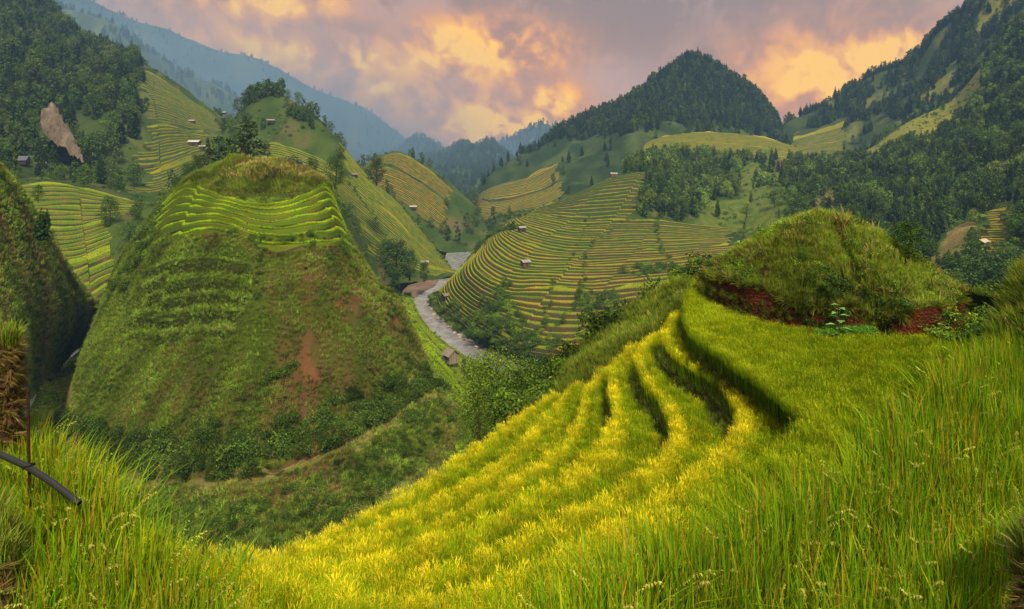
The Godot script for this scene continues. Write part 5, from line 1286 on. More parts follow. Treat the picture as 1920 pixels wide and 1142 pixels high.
	for k in 900:
		var i := rng.randi() % 121
		var row := 4 if k % 3 else rng.randi_range(1, 4)
		var v := mound.P[row * mound.w + i]
		var away := Vector3(v.x - mound_at.x, 0, v.z - mound_at.z).normalized()
		if away.z < -0.5 or away.x > 0.12 and k % 6 or away.x < -0.6 and k % 3: continue
		var b := Basis(away.cross(Vector3.UP).normalized(), -r_(0.3, 1.9)) * Basis(Vector3.UP, rng.randf() * TAU)
		fringe.append(Transform3D(b.scaled_local(Vector3.ONE * r_(0.18, 0.42)), v + away * 0.03))
		var g := r_(0.5, 1.15)
		fringe_tint.append(Color(g, g * r_(0.85, 1.0), g * 0.8))
	spread_over("bank_fringe", shapes.grass + [shapes.dry[0]], mat.leaf, fringe, fringe_tint, null, "grass hanging over the red earth bank")
	# the spur, banks and riverside
	var spur: Patch = hill.spur
	cover("weeds", spur, 14.0, func(k, v): return clampf((v.y + 30.0) / 18.0, 0.0, 1.0) if v.x < 22 else 0.2, shapes.grass, Vector2(0.25, 0.55), 0.9, "grass on the spur behind the terraces", Vector2(0.6, 1.2))
	cover("scrub", spur, 0.42, func(k, v): return maxf(0.0, 0.5 + 1.3 * nz.get_noise_2d(v.x * 3.0, v.z * 3.0)) if v.z < -28.0 and v.x < 26 else 0.0, shapes.bush + [shapes.fresh[0]], Vector2(0.9, 2.4), 0.9, "dark scrub on the flank of the spur", Vector2(0.6, 1.05))
	cover("weeds", hill.left_bank, 5.0, bare, shapes.weed, Vector2(0.4, 0.9), 1.0, "weeds below the end of the rice terraces")
	cover("scrub", hill.left_bank, 0.2, func(k, v): return 1.0 if v.y < -14.0 else 0.0, shapes.bush, Vector2(0.7, 1.6), 1.0, "scrub below the end of the rice terraces")
	cover("weeds", hill.rise, 60.0, bare, shapes.grass, Vector2(0.25, 0.5), 1.0, "weeds on the rise beside the near rice", Vector2(0.6, 1.1), 0.6)
	cover("riverside_scrub", hill.riverside, 0.02, func(k, v): return 1.0, shapes.bush, Vector2(1.2, 2.6), 0.9, "bushes along the riverside meadow", Vector2(0.6, 1.0))
	cover("meadow_grass", hill.riverside, 1.6, func(k, v): return 1.0 if k != 1 else 0.0, shapes.green, Vector2(0.9, 1.3), 0.8, "rice of the riverside meadow", Vector2(1.1, 1.6), 0.1)
	cover("meadow_grass", hill.stream_field, 2.4, bare, shapes.green, Vector2(0.9, 1.3), 0.7, "rice of the field along the stream", Vector2(1.0, 1.4), 0.1)
	# bushes on the farther hills
	var thick := func(k, v): return maxf(0.0, 0.12 + 1.8 * nz.get_noise_2d(v.x * 0.8, v.z * 0.8)) if k == 0 else 0.0
	cover("hillside_bushes", hill.terraced, 0.030, thick, shapes.bush + shapes.fresh, Vector2(2.0, 4.5), 0.9, "bushes between the rice terraces of the hill across the river", Vector2(0.6, 1.05))
	cover("hillside_bushes", hill.grove, 0.030, thick, shapes.bush + shapes.fresh, Vector2(1.6, 4.0), 0.9, "bushes on the green hill with the grove", Vector2(0.7, 1.15))
	cover("hillside_bushes", hill.behind, 0.020, thick, shapes.bush + shapes.olive, Vector2(1.8, 4.0), 0.9, "bushes on the rounded hill above the river")
	cover("hillside_bushes", hill.left, 0.018, thick, shapes.bush + shapes.fresh, Vector2(2.0, 5.0), 0.9, "bushes on the slopes of the forested mountain")
	cover("hillside_bushes", hill.left_low, 0.05, thick, shapes.bush + shapes.fresh, Vector2(1.5, 3.5), 0.9, "bushes round the low green terraces")
	cover("hillside_bushes", hill.right, 0.030, thick, shapes.bush + shapes.fresh, Vector2(2.0, 4.5), 0.9, "undergrowth between the conifers of the steep mountainside", Vector2(0.8, 1.3))
	belt("cone_bushes", cone, [[Vector3(-78.7, -13.1, -143.0), Vector3(-81.4, -19.2, -140.0), Vector3(-83.0, -26.1, -136.0), Vector3(-83.5, -32.2, -131.0)], [Vector3(-77.6, -16.1, -138.0), Vector3(-76.8, -20.9, -132.0), Vector3(-74.5, -26.0, -125.0)]], 2.2, 3.4, 40)
	belt("cone_bushes", cone, [[Vector3(-57.4, -14.0, -112.0), Vector3(-49.9, -14.1, -107.0), Vector3(-43.8, -14.9, -104.0), Vector3(-40.4, -16.1, -102.0)], [Vector3(-41.2, -15.4, -103.0), Vector3(-38.5, -18.8, -98.0), Vector3(-37.6, -21.9, -94.0)], [Vector3(-39.1, -15.4, -103.0), Vector3(-34.7, -15.8, -104.0), Vector3(-32.1, -16.1, -107.0)]], 0.8, 1.8, 26)
	# belts of bushes between the blocks of terraces
	belt("terrace_bushes", hill.terraced, [[Vector3(42.5, -32.3, -352.0), Vector3(15.7, -47.0, -235.0), Vector3(8.6, -53.2, -206.0), Vector3(2.5, -60.8, -200.0)], [Vector3(65.3, -32.6, -356.0), Vector3(36.2, -43.8, -300.0), Vector3(26.4, -46.0, -240.0), Vector3(22.2, -50.0, -222.0), Vector3(6.5, -59.6, -196.0)], [Vector3(81.5, -36.2, -362.0), Vector3(70.0, -43.8, -300.0), Vector3(67.7, -49.2, -246.0)]], 1.0, 3.2, 46)
	belt("terrace_bushes", hill.terraced, [[Vector3(-10.4, -58.4, -226.0), Vector3(-6.7, -54.6, -230.0), Vector3(-9.8, -62.1, -213.0)], [Vector3(-6.8, -52.4, -233.0), Vector3(-4.7, -56.2, -225.0), Vector3(-0.9, -59.8, -205.0)], [Vector3(25.9, -50.0, -222.0), Vector3(32.3, -49.4, -228.0), Vector3(26.9, -52.0, -215.0)], [Vector3(48.9, -47.8, -255.0), Vector3(56.8, -45.8, -262.0), Vector3(65.5, -46.9, -262.0)]], 6.0, 4.2, 50)
	belt("terrace_bushes", hill.terraced, [[Vector3(-35.3, -66.9, -292.0), Vector3(-30.6, -66.5, -266.0), Vector3(-17.4, -66.1, -232.0), Vector3(-5.2, -66.9, -210.0), Vector3(6.6, -66.3, -199.0)], [Vector3(-28.4, -65.5, -262.0), Vector3(-13.3, -66.5, -228.0), Vector3(4.2, -65.7, -202.0), Vector3(14.8, -65.7, -197.0)], [Vector3(-10.9, -67.2, -218.0), Vector3(0.0, -65.2, -206.0), Vector3(8.3, -64.2, -200.0)]], 2.2, 4.4, 70)
	belt("terrace_bushes", hill.terraced, [[Vector3(-20.0, -50.0, -400.0), Vector3(-8.0, -43.3, -385.0), Vector3(8.3, -37.3, -400.0)], [Vector3(-24.0, -54.0, -360.0), Vector3(-16.0, -46.7, -350.0), Vector3(-4.1, -38.0, -330.0), Vector3(4.1, -34.4, -330.0)]], 4.0, 4.0, 60)
	belt("terrace_bushes", hill.grove, [[Vector3(-94.5, -14.0, -420.0), Vector3(-73.5, -29.7, -410.0), Vector3(-52.7, -52.0, -395.0), Vector3(-38.1, -65.6, -375.0)], [Vector3(-94.5, -20.2, -372.0), Vector3(-71.5, -43.8, -350.0), Vector3(-59.1, -52.2, -330.0)]], 2.0, 3.2, 60)

func in_hedge(v: Vector3) -> bool:
	# a band round the foot of the cone hill, just above the path
	return within(v, hedge_line)

var hedge_line := flat([Vector3(-79.2, -46.3, -110.0), Vector3(-59.5, -44.1, -91.0), Vector3(-42.2, -40.2, -78.0), Vector3(-28.0, -36.6, -71.5), Vector3(-22.9, -36.5, -76.5), Vector3(-17.4, -36.5, -87.0), Vector3(-10.6, -37.1, -103.0), Vector3(-12.7, -36.7, -110.0), Vector3(-18.9, -35.4, -94.5), Vector3(-24.6, -34.9, -84.5), Vector3(-31.1, -35.8, -79.5), Vector3(-45.1, -39.8, -86.0), Vector3(-63.5, -44.6, -99.0), Vector3(-79.7, -46.6, -113.0)])
var path_line := PackedVector2Array()
var scars := [flat([Vector3(-29.2, -29.7, -86.0), Vector3(-26.1, -29.7, -87.0), Vector3(-28.2, -28.0, -92.0), Vector3(-30.7, -27.6, -92.0)]), flat([Vector3(-25.3, -27.7, -95.0), Vector3(-23.3, -28.3, -97.0), Vector3(-23.4, -23.4, -104.0), Vector3(-25.8, -23.6, -103.0)]), flat([Vector3(-20.6, -31.8, -103.0), Vector3(-17.4, -33.0, -110.0), Vector3(-20.1, -29.9, -112.0), Vector3(-21.1, -29.7, -108.0)]), flat([Vector3(-41.7, -31.5, -88.0), Vector3(-40.0, -31.2, -88.0), Vector3(-42.0, -29.9, -92.0), Vector3(-43.1, -30.1, -92.0)])]

func bare_here(v: Vector3) -> float:
	for q in scars:
		if within(v, q): return 0.12
	return 0.0 if within(v, path_line) else 1.0

var lower_bank := flat([Vector3(-70.2, -45.7, -98.0), Vector3(-54.0, -45.8, -82.0), Vector3(-37.4, -41.9, -68.0), Vector3(-23.2, -37.2, -58.0), Vector3(-16.5, -36.7, -62.0), Vector3(-12.2, -39.1, -77.0), Vector3(-8.7, -42.4, -95.0), Vector3(-11.1, -39.3, -99.5), Vector3(-16.8, -37.4, -84.0), Vector3(-21.8, -36.4, -72.5), Vector3(-26.4, -36.5, -67.5), Vector3(-40.4, -40.5, -74.5), Vector3(-57.2, -44.8, -87.5), Vector3(-75.4, -46.8, -105.0)])

func ground_at(p: Patch, x: float, z: float) -> float:
	# height of a hillside at a place, from its nearest point
	var best := 1e9
	var y := 0.0
	for v in p.P:
		var d := absf(v.x - x) + absf(v.z - z)
		if d < best: best = d; y = v.y
	return y

func settle(p: Patch, v: Vector3) -> Vector3:
	# the nearest ground of a hillside in the direction of v
	var to := v.normalized()
	var best := -1.0
	var at := v
	for q in p.P:
		var c := q.normalized().dot(to)
		if c > best:
			best = c
			at = q
	return at

func belt(called: String, p: Patch, lines: Array, wide: float, size: float, count: int) -> void:
	var at := []
	var tint := []
	for line in lines:
		var c := curve(line, count)
		for v in c:
			var x: float = v.x + r_(-wide, wide)
			var z: float = v.z + r_(-wide, wide)
			at.append(upright(Vector3(x, ground_at(p, x, z) - 0.2, z), size * r_(0.5, 1.1), r_(0.7, 1.2)))
			var g := r_(0.6, 1.1)
			tint.append(Color(g, g, g * 0.9))
	spread_over(called, shapes.bush + [shapes.fresh[0], shapes.fresh[1]], mat.leaf, at, tint, null, "belt of bushes between blocks of terraces")

var forest := []      # [place, height, kind, hillside]

func wood(p: Patch, density: float, want: Callable, size: Vector2, kinds: Array, called: String) -> void:
	for v in places(p, density, want):
		forest.append([v + Vector3.DOWN * 0.3, r_(size.x, size.y), kinds[rng.randi() % kinds.size()], called])

func tree(kind: String, variant: int, at: Vector3, height: float, label: String, group := "", wide := 1.0, called := "", category := "tree") -> Node3D:
	var o := base(called if called else {"conifer": "conifer_tree", "round": "broadleaf_tree", "column": "tall_tree", "dense": "tall_tree"}[kind], at, rng.randf() * TAU)
	o.scale = Vector3(height * wide, height, height * wide)
	tag(o, label, category, group)
	put("trunk", shapes.trunk[variant % shapes.trunk.size()], mat.bark, o)
	put("crown", shapes[kind][variant % shapes[kind].size()], mat["leaf%d" % (variant % 3)], o)
	return o

func build_trees() -> void:
	for k in 3:
		mat["leaf%d" % k] = mat.leaf.duplicate()
		mat["leaf%d" % k].albedo_color = [Color(1, 1, 1), Color(0.86, 0.90, 0.86), Color(0.95, 1.0, 0.86)][k]
	var meadow := flat([Vector3(295.4, -9.1, -606.0), Vector3(389.7, 31.6, -632.0), Vector3(434.0, 62.0, -620.0), Vector3(445.0, 87.5, -600.0), Vector3(375.5, 33.5, -515.0), Vector3(334.8, 15.5, -490.0), Vector3(307.2, -0.8, -505.0), Vector3(280.0, -14.0, -525.0)])
	var maize := flat([Vector3(159.0, -32.4, -360.0), Vector3(198.3, -24.0, -400.0), Vector3(221.4, -21.3, -412.0), Vector3(194.9, -27.8, -370.0), Vector3(166.8, -32.2, -345.0)])
	var strip_field := flat([Vector3(146.7, -38.3, -200.0), Vector3(153.6, -37.4, -195.0), Vector3(216.6, -25.2, -275.0), Vector3(212.3, -25.2, -280.0), Vector3(171.0, -36.0, -240.0)])
	var pale := flat([Vector3(146.2, -40.3, -225.0), Vector3(181.2, -34.9, -262.0), Vector3(188.9, -32.8, -262.0), Vector3(146.1, -39.3, -205.0)])
	wood(hill.right, 0.085, func(k, v): return 0.0 if k or v.x < 0.432 * -v.z and rng.randf() < 0.93 or within(v, meadow) or within(v, maize) or within(v, strip_field) or within(v, pale) else clampf(0.9 + 1.4 * nz.get_noise_2d(v.x * 0.7, v.z * 0.7), 0.0, 1.2), Vector2(5.0, 11.0), ["conifer", "conifer", "conifer", "column", "round"], "right")
	wood(hill.right_far, 0.026, func(k, v): return 0.0 if k else clampf(0.55 + 2.4 * nz.get_noise_2d(v.x * 0.45, v.z * 0.45) + (v.y - 60.0) / 70.0, 0.0, 1.3), Vector2(8, 14), ["conifer", "conifer", "column"], "right_far")
	wood(hill.pyramid, 0.030, func(k, v): return 0.0 if k else clampf((v.y - 22.0 + 12.0 * nz.get_noise_2d(v.x * 0.5, v.z * 0.5)) / 14.0 + 1.4 * smoothstep(-770.0, -830.0, v.z), 0.02, 1.2), Vector2(8, 15), ["conifer", "conifer", "column"], "pyramid")
	var green_gap := flat([Vector3(97.8, -40.2, -345.0), Vector3(126.8, -28.3, -425.0), Vector3(153.0, -33.6, -425.0), Vector3(195.5, -6.9, -548.0), Vector3(236.9, -5.5, -552.0), Vector3(155.2, -37.4, -345.0)])
	wood(hill.terraced, 0.055, func(k, v): return 0.0 if k or v.y < -38 or v.x < 60 else 0.05 if within(v, green_gap) else clampf(1.1 + nz.get_noise_2d(v.x, v.z), 0, 1) if v.z > -556 and v.x > 85 - (v.z + 480) * 0.1 else 0.0, Vector2(6, 12), ["conifer", "round", "conifer", "column"], "terraced")
	wood(hill.left, 0.024, func(k, v): return 0.0 if k else clampf(0.75 + 1.6 * nz.get_noise_2d(v.x * 0.5, v.z * 0.5) + (v.y - 10.0) / 60.0, 0.0, 1.3) * clampf((-v.x + 0.57 * v.z) / 12.0, 0.0, 1.0), Vector2(7, 15), ["conifer", "conifer", "column", "round"], "left")
	wood(hill.ridge2, 0.004, func(k, v): return clampf(0.5 + 2.0 * nz.get_noise_2d(v.x * 0.2, v.z * 0.2), 0, 1), Vector2(10, 18), ["conifer", "column"], "ridge2")
	wood(hill.dark_hill, 0.010, func(k, v): return 1.0, Vector2(10, 18), ["conifer", "column"], "dark_hill")
	wood(hill.ridge1, 0.0010, func(k, v): return 1.0 if nz.get_noise_2d(v.x * 0.1, v.z * 0.1) > -0.1 else 0.1, Vector2(9, 15), ["conifer", "column"], "ridge1")
	wood(hill.far_peak, 0.0025, func(k, v): return 1.0, Vector2(14, 24), ["conifer", "column"], "far_peak")
	wood(hill.near_blue, 0.004, func(k, v): return 1.0, Vector2(12, 20), ["conifer", "column"], "near_blue")
	wood(hill.behind, 0.0016, func(k, v): return 1.0 if k == 0 else 0.0, Vector2(6, 12), ["round", "column"], "behind")
	wood(hill.grove, 0.0030, func(k, v): return 1.0 if k == 0 and v.x < -70 else 0.1 if k == 0 else 0.0, Vector2(5, 10), ["round", "column"], "grove")
	wood(hill.left_low, 0.006, func(k, v): return 1.0 if k == 0 and v.x > -140 else 0.3 if k == 0 else 0.0, Vector2(4, 8), ["round", "column"], "left_low")
	var says := {"right": ["forest on the steep mountainside beyond the mound", "conifers of the steep mountainside"], "right_far": ["mountain behind the yellow meadow strip", "trees of the mountain behind the meadow"], "pyramid": ["pointed mountain above the terraced hill", "trees of the pointed mountain"],
		"terraced": ["wood above the terraced hill", "trees of the wood above the terraced hill"], "left": ["forest on the tall mountain above the huts", "trees of the tall mountain above the huts"], "ridge2": ["dark ridge behind the tall mountain", "trees of the dark ridge"], "dark_hill": ["dark hill that closes the valley", "trees of the dark hill"],
		"ridge1": ["hazy far ridge", "trees of the far ridge"], "far_peak": ["pale peak below the bright cloud", "trees of the pale peak"], "near_blue": ["small blue knoll", "trees of the blue knoll"], "behind": ["rounded hill above the river", "trees of the rounded hill"], "grove": ["green hill with the grove", "trees of the green hill"], "left_low": ["low green terraces", "trees of the low terraces"]}
	var kind_says := {"conifer": "dark conifer in the ", "column": "slender dark tree in the ", "round": "bushy green tree in the "}
	# the trees that show largest stand singly, the rest are one mass to each hillside and shape
	var order := []
	for k in forest.size():
		var f: Array = forest[k]
		var v: Vector3 = f[0]
		if can_see(v + Vector3.UP * f[1] * 0.75): order.append([f[1] / v.length(), k])
	order.sort_custom(func(a, b): return a[0] > b[0])
	var single := {}
	var count := {"conifer": 0, "column": 0, "round": 0}
	for e in order:
		var kind: String = forest[e[1]][2]
		var most: int = {"conifer": 200, "column": 90, "round": 70}[kind]
		if count[kind] < most:
			count[kind] += 1
			single[e[1]] = true
	# where a single tree stands: the named thing nearest to it
	var marks := {
		"right": [[Vector3(170.7, -31.9, -232.0), "the small farmhouse"], [Vector3(181.1, -31.3, -235.0), "the stepped strip field"], [Vector3(184.4, -28.1, -375.0), "the pale maize patch"], [Vector3(160.6, -37.2, -235.0), "the pale clearing"], [Vector3(340.5, 3.0, -600.0), "the tiny hut below the yellow meadow strip"], [Vector3(390.0, 32.5, -600.0), "the yellow meadow strip"], [Vector3(446.5, 95.0, -570.0), "the crest of the steep mountainside"], [Vector3(150.0, -26.2, -300.0), "the top of the grassy mound"], [Vector3(318.9, 14.3, -430.0), "the middle of the steep mountainside"]],
		"left": [[Vector3(-249.4, 19.0, -350.0), "the pale rock face"], [Vector3(-223.3, 0.0, -290.0), "the dark farmhouse"], [Vector3(-208.2, 1.0, -310.0), "the white-fronted shed"], [Vector3(-190.9, 7.7, -385.0), "the long white-roofed barn"], [Vector3(-176.9, -12.0, -262.0), "the low green terraces"], [Vector3(-431.2, 110.3, -672.0), "the hut on the mountain crest"], [Vector3(-484.2, 134.2, -700.0), "the lone tree on the shoulder"], [Vector3(-490.7, 122.7, -640.0), "the topmost slope of the tall mountain"], [Vector3(-261.6, 32.2, -430.0), "the middle of the forested slope"]],
		"terraced": [[Vector3(70.6, -11.2, -448.0), "the hut on the ridge line"], [Vector3(158.7, 2.3, -560.0), "the yellow plateau field"], [Vector3(66.8, -32.6, -356.0), "the upper end of the big terraces"], [Vector3(202.0, -20.0, -480.0), "the red earth track"], [Vector3(146.7, -35.0, -400.0), "the open grassy slope"]],
		"pyramid": [[Vector3(272.0, 146.4, -960.0), "the very tip of the pointed mountain"], [Vector3(214.5, 19.2, -660.0), "the yellow plateau field"], [Vector3(73.3, 34.5, -880.0), "the low end of its ridge"]]}
	var ranks := ["nearest", "second nearest", "third nearest", "fourth nearest", "fifth nearest", "sixth nearest", "seventh nearest", "eighth nearest"]
	var near_mark := {}
	for k in single:
		var f: Array = forest[k]
		if not marks.has(f[3]): continue
		var best := -1.0
		var said := ""
		for q in marks[f[3]]:
			var c: float = q[0].normalized().dot(f[0].normalized())
			if c > best:
				best = c
				said = q[1]
		var key: String = f[2] + "|" + f[3] + "|" + said
		if not near_mark.has(key): near_mark[key] = []
		near_mark[key].append([-best, k])
	var called_so := {}
	for key in near_mark:
		var q: PackedStringArray = key.split("|")
		var word: String = {"conifer": "dark conifer", "column": "slender dark tree", "round": "bushy green tree"}[q[0]]
		near_mark[key].sort_custom(func(a, b): return a[0] < b[0])
		for n in near_mark[key].size():
			called_so[near_mark[key][n][1]] = "%s of the forest %s to %s" % [word, ranks[n], q[2]] if n < ranks.size() else "%s in the forest round %s" % [word, q[2]]
	var mass := {}
	for k in forest.size():
		var f: Array = forest[k]
		if single.has(k):
			tree(f[2], rng.randi() % 4, f[0], f[1], called_so.get(k, kind_says[f[2]] + says[f[3]][0]), says[f[3]][1], r_(0.85, 1.25))
			continue
		var variant: int = rng.randi() % shapes[f[2]].size()
		var key := "%s|%s|%d" % [f[3], f[2], variant]
		if not mass.has(key): mass[key] = [[], []]
		var x := upright(f[0], f[1] * r_(0.9, 1.25), r_(0.85, 1.1))
		mass[key][0].append(x)
		var g := r_(0.7, 1.25)
		if f[3] == "terraced": g *= 1.25
		if f[3] == "right" or f[3] == "terraced": g *= 0.7 + 1.5 * pow(rng.randf(), 2.0)
		mass[key][1].append(Color(g * r_(0.95, 1.25), g, g * r_(0.7, 0.95)))
	for key in mass:
		var q: PackedStringArray = key.split("|")
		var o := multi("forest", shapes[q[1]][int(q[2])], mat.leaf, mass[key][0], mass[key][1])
		o.set_meta("label", "mass of trees, " + says[q[0]][0])
	build_marked_trees()

var order_words := ["first", "second", "third", "fourth", "fifth", "sixth", "seventh", "eighth", "ninth", "tenth", "eleventh", "twelfth", "thirteenth", "fourteenth", "fifteenth", "sixteenth", "seventeenth", "eighteenth", "nineteenth", "twentieth", "twenty-first", "twenty-second", "twenty-third", "twenty-fourth", "twenty-fifth", "twenty-sixth"]

func build_marked_trees() -> void:
	# trees that stand out: [foot, height in metres, kind, width, label]
	var list := [
		[Vector3(-56.7, -10.6, -205.0), 11.0, "dense", 1.3, "dark tree at the right of the saddle behind the cone hill, tallest of three"],
		[Vector3(-60.9, -8.9, -195.0), 8.5, "dense", 1.1, "dark slim tree on the saddle just behind the reedy hilltop"],
		[Vector3(-67.7, -15.2, -320.0), 15.5, "dense", 1.5, "lone dense dark tree at the head of the terraced spur"],
		[Vector3(-139.7, -25.9, -222.0), 12.0, "dense", 1.2, "feathery dark tree between the low green terraces"],
		[Vector3(-159.5, -17.5, -300.0), 11.0, "column", 0.9, "lone slender tree in front of the stepped slope below the white-roofed barn"],
		[Vector3(-116.5, -4.0, -150.0), 7.0, "column", 0.6, "dark narrow tree standing before the double-roofed hut"],
		[Vector3(-85.3, -15.7, -116.0), 6.5, "conifer", 1.1, "dark conifer on the edge of the steep grass slope"],
		[Vector3(-90.8, -14.6, -125.0), 4.5, "conifer", 1.0, "smaller conifer just behind the one on the edge of the steep slope"],
		[Vector3(-48.0, -53.6, -268.0), 19.0, "dense", 1.7, "big dark tree by the gravel bar, largest of its clump"],
		[Vector3(-53.9, -48.7, -272.0), 13.0, "dense", 1.6, "dark tree at the left of the clump by the gravel bar"],
		[Vector3(-44.0, -53.9, -275.0), 14.0, "dense", 1.5, "dark tree at the right of the clump by the gravel bar"],
		[Vector3(-40.7, -58.7, -296.0), 10.0, "dense", 1.3, "isolated dark tree on the terraces right of the riverside clump"],
		[Vector3(-41.6, -55.3, -225.0), 14.0, "conifer", 1.4, "dark tree below the clump, at the edge of the cone hill"],
		[Vector3(0.5, -39.8, -325.0), 6.5, "column", 1.4, "dark tree on the crest left of the terraced hill"],
		[Vector3(-13.3, -60.8, -178.0), 4.5, "column", 0.9, "small dark tree beside the wooden granary"],
		[Vector3(-13.1, -61.3, -160.0), 5.0, "column", 0.9, "dark shrubby tree below the granary on the riverside"],
		[Vector3(223.2, 8.1, -650.0), 10.0, "conifer", 0.8, "lone conifer on the yellow plateau field, the tallest there"],
		[Vector3(377.1, 38.3, -560.0), 10.0, "column", 0.8, "round-topped tree in the yellow meadow strip, right of two"],
		[Vector3(363.1, 31.7, -560.0), 7.5, "column", 0.8, "smaller tree in the yellow meadow strip, left of two"],
		[Vector3(150.3, -39.3, -205.0), 9.0, "round", 1.1, "dark bushy tree below the small farmhouse on the steep slope"],
		[Vector3(168.2, -34.8, -232.0), 8.0, "round", 1.0, "dark bushy tree just left of the small farmhouse"],
		[Vector3(140.0, -38.5, -185.0), 6.5, "round", 1.1, "dark round tree beneath the stepped strip field"],
		[Vector3(169.3, -32.2, -215.0), 7.5, "round", 1.2, "dark tree right of the stepped strip field"],
		[Vector3(-171.0, 0.0, -360.0), 10.0, "conifer", 1.1, "conifer beside the lower of the two white-roofed barns"],
		[Vector3(-477.2, 128.3, -700.0), 14.0, "column", 1.2, "lone tree on the grassy shoulder of the tall mountain"],
		[Vector3(-253.0, 30.9, -545.0), 10.0, "column", 1.0, "tree at the end of the mountain shoulder, left of two"],
		[Vector3(-246.6, 28.8, -540.0), 11.0, "column", 1.0, "tree at the end of the mountain shoulder, right of two"],
		[Vector3(-90.3, -8.9, -122.0), 3.5, "round", 0.9, "small dark tree at the top of the low terraces"],
		[Vector3(13.26, -3.37, -21.50), 1.5, "dense", 1.7, "dark bushy shrub on the right shoulder of the grassy mound"],
	]
	for e in list:
		var called := "shrub" if e[1] < 2.0 else ""
		tree(e[2], rng.randi() % 4, e[0] + Vector3.DOWN * 0.3, e[1], e[4], "", e[3], called, "shrub" if called else "tree")
	# the woods behind the cone hill: each tree by itself
	var behind := [[Vector3(-95.5, -7.5, -195.0), 8.5], [Vector3(-101.3, -8.3, -200.0), 6.0], [Vector3(-101.8, -5.0, -215.0), 8.0], [Vector3(-103.1, -1.9, -225.0), 9.0], [Vector3(-95.3, -3.2, -215.0), 9.5], [Vector3(-96.6, -1.9, -225.0), 10.0], [Vector3(-95.5, -1.9, -232.0), 15.0], [Vector3(-93.4, -3.0, -222.0), 11.0], [Vector3(-85.3, -3.2, -215.0), 9.0], [Vector3(-88.9, -2.7, -230.0), 8.0], [Vector3(-99.0, -10.8, -190.0), 5.0]]
	for e in behind:
		tree("dense" if rng.randf() < 0.7 else "column", rng.randi() % 4, e[0] + Vector3.DOWN * 1.2, e[1] + 1.0, "dark green tree in the thicket behind the left shoulder of the cone hill", "trees of the thicket behind the cone hill", 1.3)
	var nth := 0
	for e in [[Vector3(-243.0, 0.0, -324.0), 9.0], [Vector3(-238.3, -1.6, -322.0), 11.0], [Vector3(-232.1, -2.6, -318.0), 13.0], [Vector3(-225.8, -2.1, -314.0), 15.0], [Vector3(-220.5, -2.6, -312.0), 16.0], [Vector3(-216.8, -3.4, -312.0), 15.0], [Vector3(-212.4, -4.1, -310.0), 10.0]]:
		tree("column" if rng.randf() < 0.6 else "conifer", rng.randi() % 4, settle(hill.left, e[0]), e[1], order_words[nth] + " tree from the left standing before the pale rock face", "trees before the pale rock face", 1.1)
		nth += 1
	for k in 17:
		var x := 462.0 + k * 4.2
		var z := -448.0 + r_(-6, 6)
		var y := (290.0 - lerpf(197.0, 183.0, minf(k / 9.0, 1.0))) / 1200.0 * 450.0
		tree("column" if k % 3 else "round", rng.randi() % 4, Vector3((x - 960.0) / 1200.0 * -z, y - 2.0, z), r_(11.5, 15.5) if k < 15 else 15.5, (order_words[k] if k < 16 else "last") + " tall dark tree from the left in the hilltop grove", "trees of the hilltop grove", r_(0.75, 1.0))
	for k in 14:
		var at := Vector3(-148.0, 26.8, -428.0).lerp(Vector3(-134.9, 13.8, -415.0), r_(0.0, 1.0)) + Vector3(r_(-9, 9), 0, r_(-3, 3))
		at.y = ground_at(hill.grove, at.x, at.z) - 0.4
		tree("round" if k % 2 else "column", rng.randi() % 4, at, r_(6.0, 9.5), "dark tree in the copse below the bright hilltop field", "trees of the copse below the hilltop field", r_(0.8, 1.2))
	for k in 26:
		var at := Vector3(103.0, -10.3, -562.0).lerp(Vector3(218.0, -14.5, -545.0), k / 25.0) + Vector3(r_(-3, 3), 0, r_(-4, 4))
		at.y = ground_at(hill.terraced, at.x, at.z) - 0.4
		tree("conifer" if k % 3 else "column", rng.randi() % 4, at, r_(6.5, 13.0), order_words[k] + " tree from left in the row below the plateau field", "trees under the plateau field", r_(0.7, 1.0))
	# the two broadleaf trees that stand up from the ravine beside the rice
	var cols := [lin(0.05, 0.10, 0.015), lin(0.09, 0.16, 0.02), lin(0.14, 0.22, 0.022), lin(0.07, 0.12, 0.02)]
	var dull := [lin(0.035, 0.075, 0.014), lin(0.06, 0.11, 0.018), lin(0.09, 0.15, 0.02)]
	for e in [[Vector3(-1.4, -24.8, -52.0), 8.7, cols, 15000, 0.40, "broadleaf tree with bright yellow-green crown rising beside the rice edge"], [Vector3(1.4, -25.6, -55.0), 8.2, dull, 9000, 0.33, "darker, thinner tree right of the bright broadleaf tree"], [Vector3(-2.6, -24.2, -50.0), 4.8, dull, 5000, 0.40, "low dark tree at the left foot of the bright broadleaf tree"]]:
		var o := base("broadleaf_tree", e[0])
		tag(o, e[5], "tree")
		var s := Shape.new()
		trunk_shape(s, e[1] * 0.9, 0.17, lin(0.10, 0.08, 0.06), 16, 0.2, 0.26)
		put("trunk", s.mesh(), mat.bark, o)
		var crown := crown_round(e[3], 0.021, 26, e[4], 0.16, e[2])
		var c := put("crown", crown, mat.leaf, o)
		c.scale = Vector3.ONE * e[1]

# ------------------------------------------------------------------ huts

